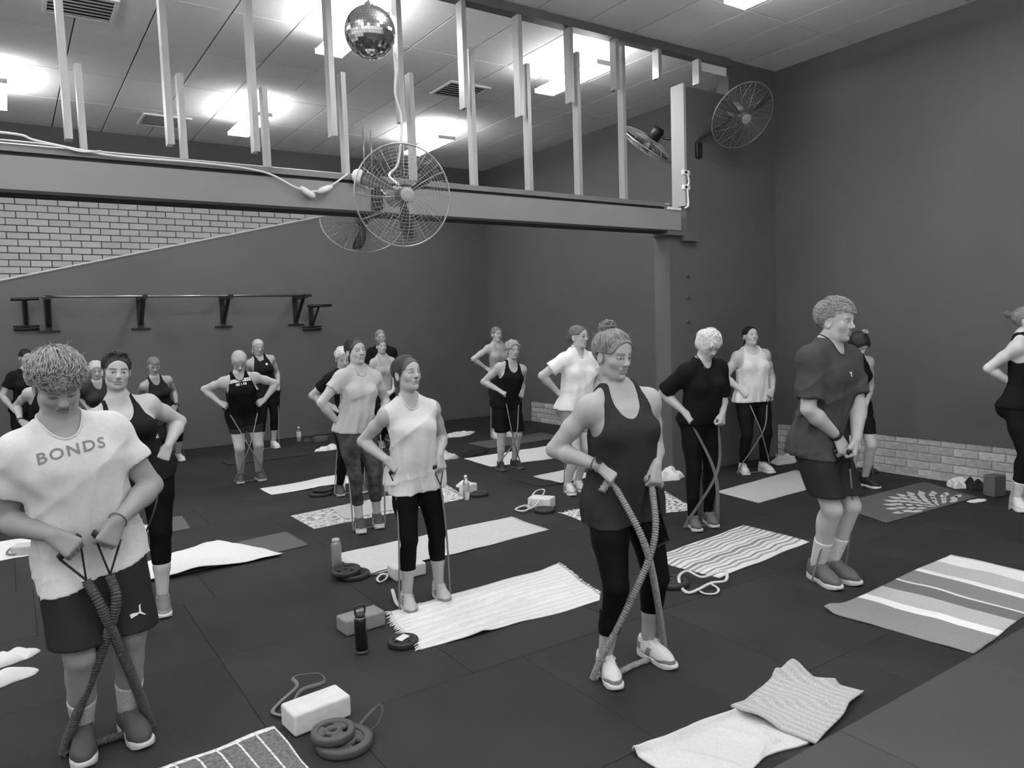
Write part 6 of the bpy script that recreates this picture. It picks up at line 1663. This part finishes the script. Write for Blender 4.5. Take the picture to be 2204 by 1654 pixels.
sheet('terry_towel', quad((592, 1570), (330, 1666), (420, 1790), (672, 1662)), uv_mat('towel_terry', .2, [(0, .78), (.055, .16)], var=.35, vscale=26, bump=.8, lines=6), 'grey terry towel with white lines at the bottom edge', 'towel', wr=.008, seed=19, thick=.012)
heap('towel_bundle', fp(712, 968), .26, .14, .4, .09, m_tw, 'crumpled white towel near the back wall behind the woman in patterned leggings', seed=6)
heap('towel_bundle', fp(988, 937), .34, .16, .3, .06, m_tw, 'flat crumpled white towel near the back corner', seed=7)
heap('dark_jacket', fp(1018, 978), .24, .14, .2, .08, mat('dark_cloth', .015, .9), 'dark crumpled garment left of the curly-haired woman', 'jacket', seed=8)
heap('towel_bundle', fp(966, 987), .13, .12, .2, .09, m_twc, 'small pale towel beside the dark crumpled garment', seed=9)
heap('towel_bundle', fp(1440, 1030), .20, .13, .1, .10, m_tw, 'crumpled white towel at the foot of the pier behind the white-haired woman', seed=10)
heap('towel_bundle', fp(1692, 992), .30, .14, .3, .07, m_twc, 'pale crumpled towel by the low brick wall behind the man in profile', seed=11)
heap('towel_bundle', fp(2070, 1046), .17, .12, .2, .09, m_tw, 'white bundle beside the dark block near the right wall', seed=12)
heap('dark_strap', fp(2100, 1052), .12, .10, .5, .10, mat('dark_cloth', .015, .9), 'dark strap pile between the white bundle and the dark block', 'strap', seed=13)
heap('paper_scrap', fp(2102, 1080), .10, .04, -.3, .02, m_tw, 'small white scrap on the floor in front of the dark block', 'scrap', seed=14)
heap('paper_scrap', fp(1000, 1046), .11, .08, 0, .05, m_tw, 'white cloth on the pale patterned mat by the clear bottle', 'cloth', seed=15)

# ---- foam blocks
def block(c, rz, g, label, size=(.23, .15, .09), upright=False):
    sx, sy, sz = size
    t = link('foam_block', box_mesh(sx, sy, sz, .012, 3), mat('foam_%03d' % round(g*1000), g, .8, .3, var=.08, vscale=25, bump=.1, bscale=120), None, (c.x, c.y, .001)); t.rotation_euler = (0, 0, rz)
    tag(t, label, 'block', 'foam blocks'); return t
def ang(p, q): d = q-p; return math.atan2(d.y, d.x)
block(fp(682, 1552), ang(fp(620, 1535), fp(742, 1490)), .62, 'pale speckled foam block beside the stacked weight plates in front', (.27, .15, .10))
block(fp(778, 1352), ang(fp(732, 1345), fp(825, 1318)), .24, 'grey foam block behind the black drink flask', (.25, .14, .09))
block(fp(876, 1240), ang(fp(840, 1248), fp(915, 1230)), .62, 'pale foam block behind the legs of the slim woman', (.24, .14, .09))
block(fp(1166, 1092), ang(fp(1140, 1090), fp(1195, 1094)), .66, 'white foam block with a cord on it left of the central woman', (.23, .15, .10))
block(fp(64, 1192), ang(fp(33, 1195), fp(90, 1190)), .50, 'pale foam block on the white towel at the left edge', (.23, .14, .08))
block(fp(690, 952), ang(fp(680, 953), fp(700, 950)), .12, 'dark foam block at the foot of the back wall', (.20, .14, .09))
block(fp(2140, 1068), ang(fp(2122, 1073), fp(2160, 1068)), .13, 'dark ridged foam block standing near the right wall', (.15, .12, .20))
block(fp(1008, 1064), .3, .66, 'white box behind the clear bottle', (.16, .12, .11))

# ---- weight plates
def plate_mesh(R, T):
    bm = bmesh.new()
    add_lathe(bm, [(R*.68, .006), (R*.97, 0), (R, T*.25), (R, T*.75), (R*.96, T), (R*.72, T), (R*.68, T*.88)], 48, closed=True)
    add_lathe(bm, [(.016, 0), (R*.42, 0), (R*.43, T*.8), (R*.38, T*.95), (.025, T*.95), (.016, T*.85)], 32, closed=True)
    for k in range(3):
        a0 = 2*math.pi*k/3; n = 9; sp = 1.25
        lo, hi = [], []
        for i in range(n+1):
            a = a0-sp/2+sp*i/n
            for L_, z in ((lo, .004), (hi, T*.82)):
                L_.append([bm.verts.new((r*math.cos(a), r*math.sin(a), z)) for r in (R*.40, R*.70)])
        for i in range(n):
            bm.faces.new((hi[i][0], hi[i][1], hi[i+1][1], hi[i+1][0])); bm.faces.new((lo[i+1][0], lo[i+1][1], lo[i][1], lo[i][0]))
        for i, s in ((0, 1), (n, -1)):
            f = (lo[i][0], lo[i][1], hi[i][1], hi[i][0]); bm.faces.new(f if s > 0 else f[::-1])
    me = bm_mesh(bm, 'plate', True)
    return me
m_plate = mat('plate_rubber', .030, .5, .4, bump=.1, bscale=150)
m_plateg = mat('plate_rubber_worn', .075, .5, .4, bump=.1, bscale=150)
def plate(c, R, label, z=0, T=.032, m=None, tilt=(0, 0), rz=0):
    o = link('weight_plate', plate_mesh(R, T), m or m_plate, None, (c.x, c.y, z+.001)); o.rotation_euler = (tilt[0], tilt[1], rz); tag(o, label, 'weight plate', 'weight plates'); return o
c0 = fp(742, 1606)
plate(c0, .118, 'lower and larger of the two stacked plates by the pale block in front', T=.036, m=m_plateg)
plate(c0+Vector((-.035, .035, 0)), .092, 'upper smaller plate stacked on a larger one by the pale block in front', z=.037, T=.034, m=m_plateg, rz=.6)
p0 = fp(868, 1388); plate(p0, .085, 'single plate with a white card on it in front of the fringed towel')
cd_ = link('white_card', box_mesh(.075, .045, .006, .002, 1), m_white, None, (p0.x, p0.y+.005, .035)); cd_.rotation_euler = (0.1, 0, .5); tag(cd_, 'small white card lying on the single plate', 'card')
p0 = fp(762, 1242); plate(p0, .112, 'lower of the two plates beside the steel bottle', m=m_plate); plate(p0+Vector((-.05, .02, 0)), .105, 'upper of the two plates beside the steel bottle', z=.034, tilt=(.05, -.04))
plate(fp(1172, 1102), .100, 'plate in front of the white block with a cord on it')
p0 = fp(690, 1066); plate(p0, .125, 'lower of two plates left of the woman in patterned leggings'); plate(p0+Vector((.05, .03, 0)), .11, 'upper of two plates left of the woman in patterned leggings', z=.034)
plate(fp(1030, 1067), .10, 'plate on the floor right of the clear bottle')
plate(fp(1443, 1258), .125, 'plate half hidden behind the leg of the central woman')
plate(fp(1864, 1017), .12, 'plate at the foot of the right wall behind the man in profile')

# ---- bottles
def bottle(c, R, H, label, body, cap, style='flask', neck=.55):
    t = empty('drink_bottle', (c.x, c.y, 0.001)); tag(t, label, 'bottle', 'drink bottles')
    bm = bmesh.new()
    if style == 'flask': add_lathe(bm, [(R*.92, 0), (R, .008), (R, H*.72), (R*.93, H*.78), (R*.78, H*.82)], 28)
    else: add_lathe(bm, [(R*.85, 0), (R, .01), (R*.95, H*.3), (R, H*.36), (R, H*.62), (R*.5, H*.84), (R*.42, H*.90)], 24)
    link('body', bm_mesh(bm, 'body', True), body, t)
    bm = bmesh.new()
    if style == 'flask':
        add_lathe(bm, [(R*.80, H*.80), (R*.80, H*.86), (R*.72, H*.90), (R*.3, H*.905)], 24)
        link('cap', bm_mesh(bm, 'cap', True), cap, t)
        link('collar', (lambda b: (add_lathe(b, [(R*.84, H*.785), (R*.86, H*.80), (R*.84, H*.815)], 24), bm_mesh(b, 'collar', True))[1])(bmesh.new()), m_chrome, t)
    else:
        add_lathe(bm, [(R*.45, H*.88), (R*.45, H*.97), (R*.2, H)], 16); link('cap', bm_mesh(bm, 'cap', True), cap, t)
    return t
t = bottle(fp(779, 1406), .034, .245, 'black drink flask with a loop handle in front of the grey block', mat('flask_black', .006, .35, coat=.3), mat('flask_cap', .03, .4))
link('handle', tube_mesh(catmull([(-.026, 0, .215), (-.028, 0, .25), (-.018, 0, .262), (.018, 0, .262), (.028, 0, .25), (.026, 0, .215)], 6), .006, 8), MATS['flask_cap'], t)
link('base_ring', (lambda b: (add_lathe(b, [(.0325, 0.0), (.0345, .004), (.0345, .016), (.034, .018)], 28), bm_mesh(b, 'ring', True))[1])(bmesh.new()), m_chrome, t)
t = bottle(fp(726, 1228), .036, .26, 'pale steel drink bottle beside the two plates and the long towel', mat('flask_steel', .34, .35, metal=.3), mat('flask_cap_pale', .45, .4))
m_clear = mat('clear_plastic', .9, .1, trans=.85)
t = bottle(fp(1004, 1076), .036, .25, 'clear plastic bottle with a label behind the slim woman', m_clear, m_white, 'pet')
bm = bmesh.new(); add_lathe(bm, [(.0365, .09), (.0368, .10), (.0368, .15), (.0365, .155)], 24, closed=False); link('label', bm_mesh(bm, 'label', True), mat('bottle_label', .5), t)
t = bottle(fp(644, 951), .036, .24, 'white-labelled bottle at the foot of the back wall', m_clear, m_white, 'pet')
bm = bmesh.new(); add_lathe(bm, [(.0365, .07), (.0368, .08), (.0368, .15), (.0365, .155)], 24); link('label', bm_mesh(bm, 'label', True), mat('bottle_label2', .7), t)
t = bottle(fp(738, 1056), .036, .30, 'tall clear bottle beside the feet of the woman in patterned leggings', m_clear, m_white, 'pet')
heap('dark_strap', fp(668, 950), .14, .08, .2, .07, mat('dark_cloth2', .05, .9), 'dark crumpled strap beside the bottle at the back wall', 'strap', seed=16)

# ---- loose straps and bands on the floor
def strap(pts, r, label, m, flat=.25, name='resistance_band', cyc=False, z=.012):
    P_ = [fp(x, y, 0)+Vector((0, 0, z+(h if h else 0))) for x, y, h in [(p+(0,))[:3] for p in pts]]
    o = link(name, tube_mesh(catmull(P_, 8, cyc), r, 8, cyc, flat), m); tag(o, label, 'band', 'loose bands'); return o
m_band = mat('band_grey', .16, .5); m_bandd = mat('band_dark', .05, .5); m_bandl = mat('band_pale', .55, .5)
strap([(620, 1548), (588, 1540), (600, 1520), (640, 1505, .05), (632, 1496, .07), (655, 1488, .07), (690, 1482, .06), (698, 1492, .04), (650, 1510, .04), (630, 1525, .0)], .010, 'grey band looped behind the pale block in front', m_band, .3)
strap([(775, 1566), (800, 1552, .03), (818, 1548, .05), (824, 1562, .05), (812, 1582, .03), (790, 1580), (772, 1574)], .009, 'dark band loop beside the stacked plates in front', m_bandd, .35, cyc=True)
strap([(1110, 1100), (1128, 1094, .01), (1140, 1100, .02), (1128, 1106, .01)], .012, 'small pale cord loop left of the white block', m_bandl, .8, cyc=True)
strap([(1135, 1100, .02), (1150, 1086, .10), (1168, 1080, .11), (1172, 1086, .105), (1155, 1100, .05), (1140, 1102, .01)], .008, 'pale cord looped over the white block', m_bandl, .8)
strap([(1466, 1268), (1462, 1254, .03), (1480, 1246, .04), (1510, 1256, .03), (1540, 1250, .04), (1562, 1246, .04), (1562, 1260, .02), (1530, 1266, .02), (1500, 1278, .01), (1480, 1280)], .011, 'pale looped band lying by the corner of the zigzag towel', m_bandl, .5, cyc=True)
strap([(1500, 1272), (1516, 1282), (1540, 1282), (1546, 1272), (1528, 1266, .02)], .009, 'short pale band end in front of the zigzag towel', m_bandl, .5)
strap([(812, 1250), (822, 1243, .01), (834, 1246, .015), (830, 1254, .01), (818, 1257)], .010, 'pale strap end beside the block behind the slim woman', m_bandl, .5, cyc=True)
strap([(795, 1242), (820, 1236, .01), (845, 1234, .02)], .008, 'thin dark strap leading to the block behind the slim woman', m_bandd, .4)
strap([(15, 1196, .01), (30, 1188, .03), (42, 1194, .02), (30, 1200, .01)], .009, 'pale cord loop beside the block at the left edge', m_band, .6, cyc=True)
strap([(845, 1280, .02), (856, 1306), (880, 1312), (905, 1304)], .012, 'white strap end at the edge of the fringed towel', m_bandl, .5)
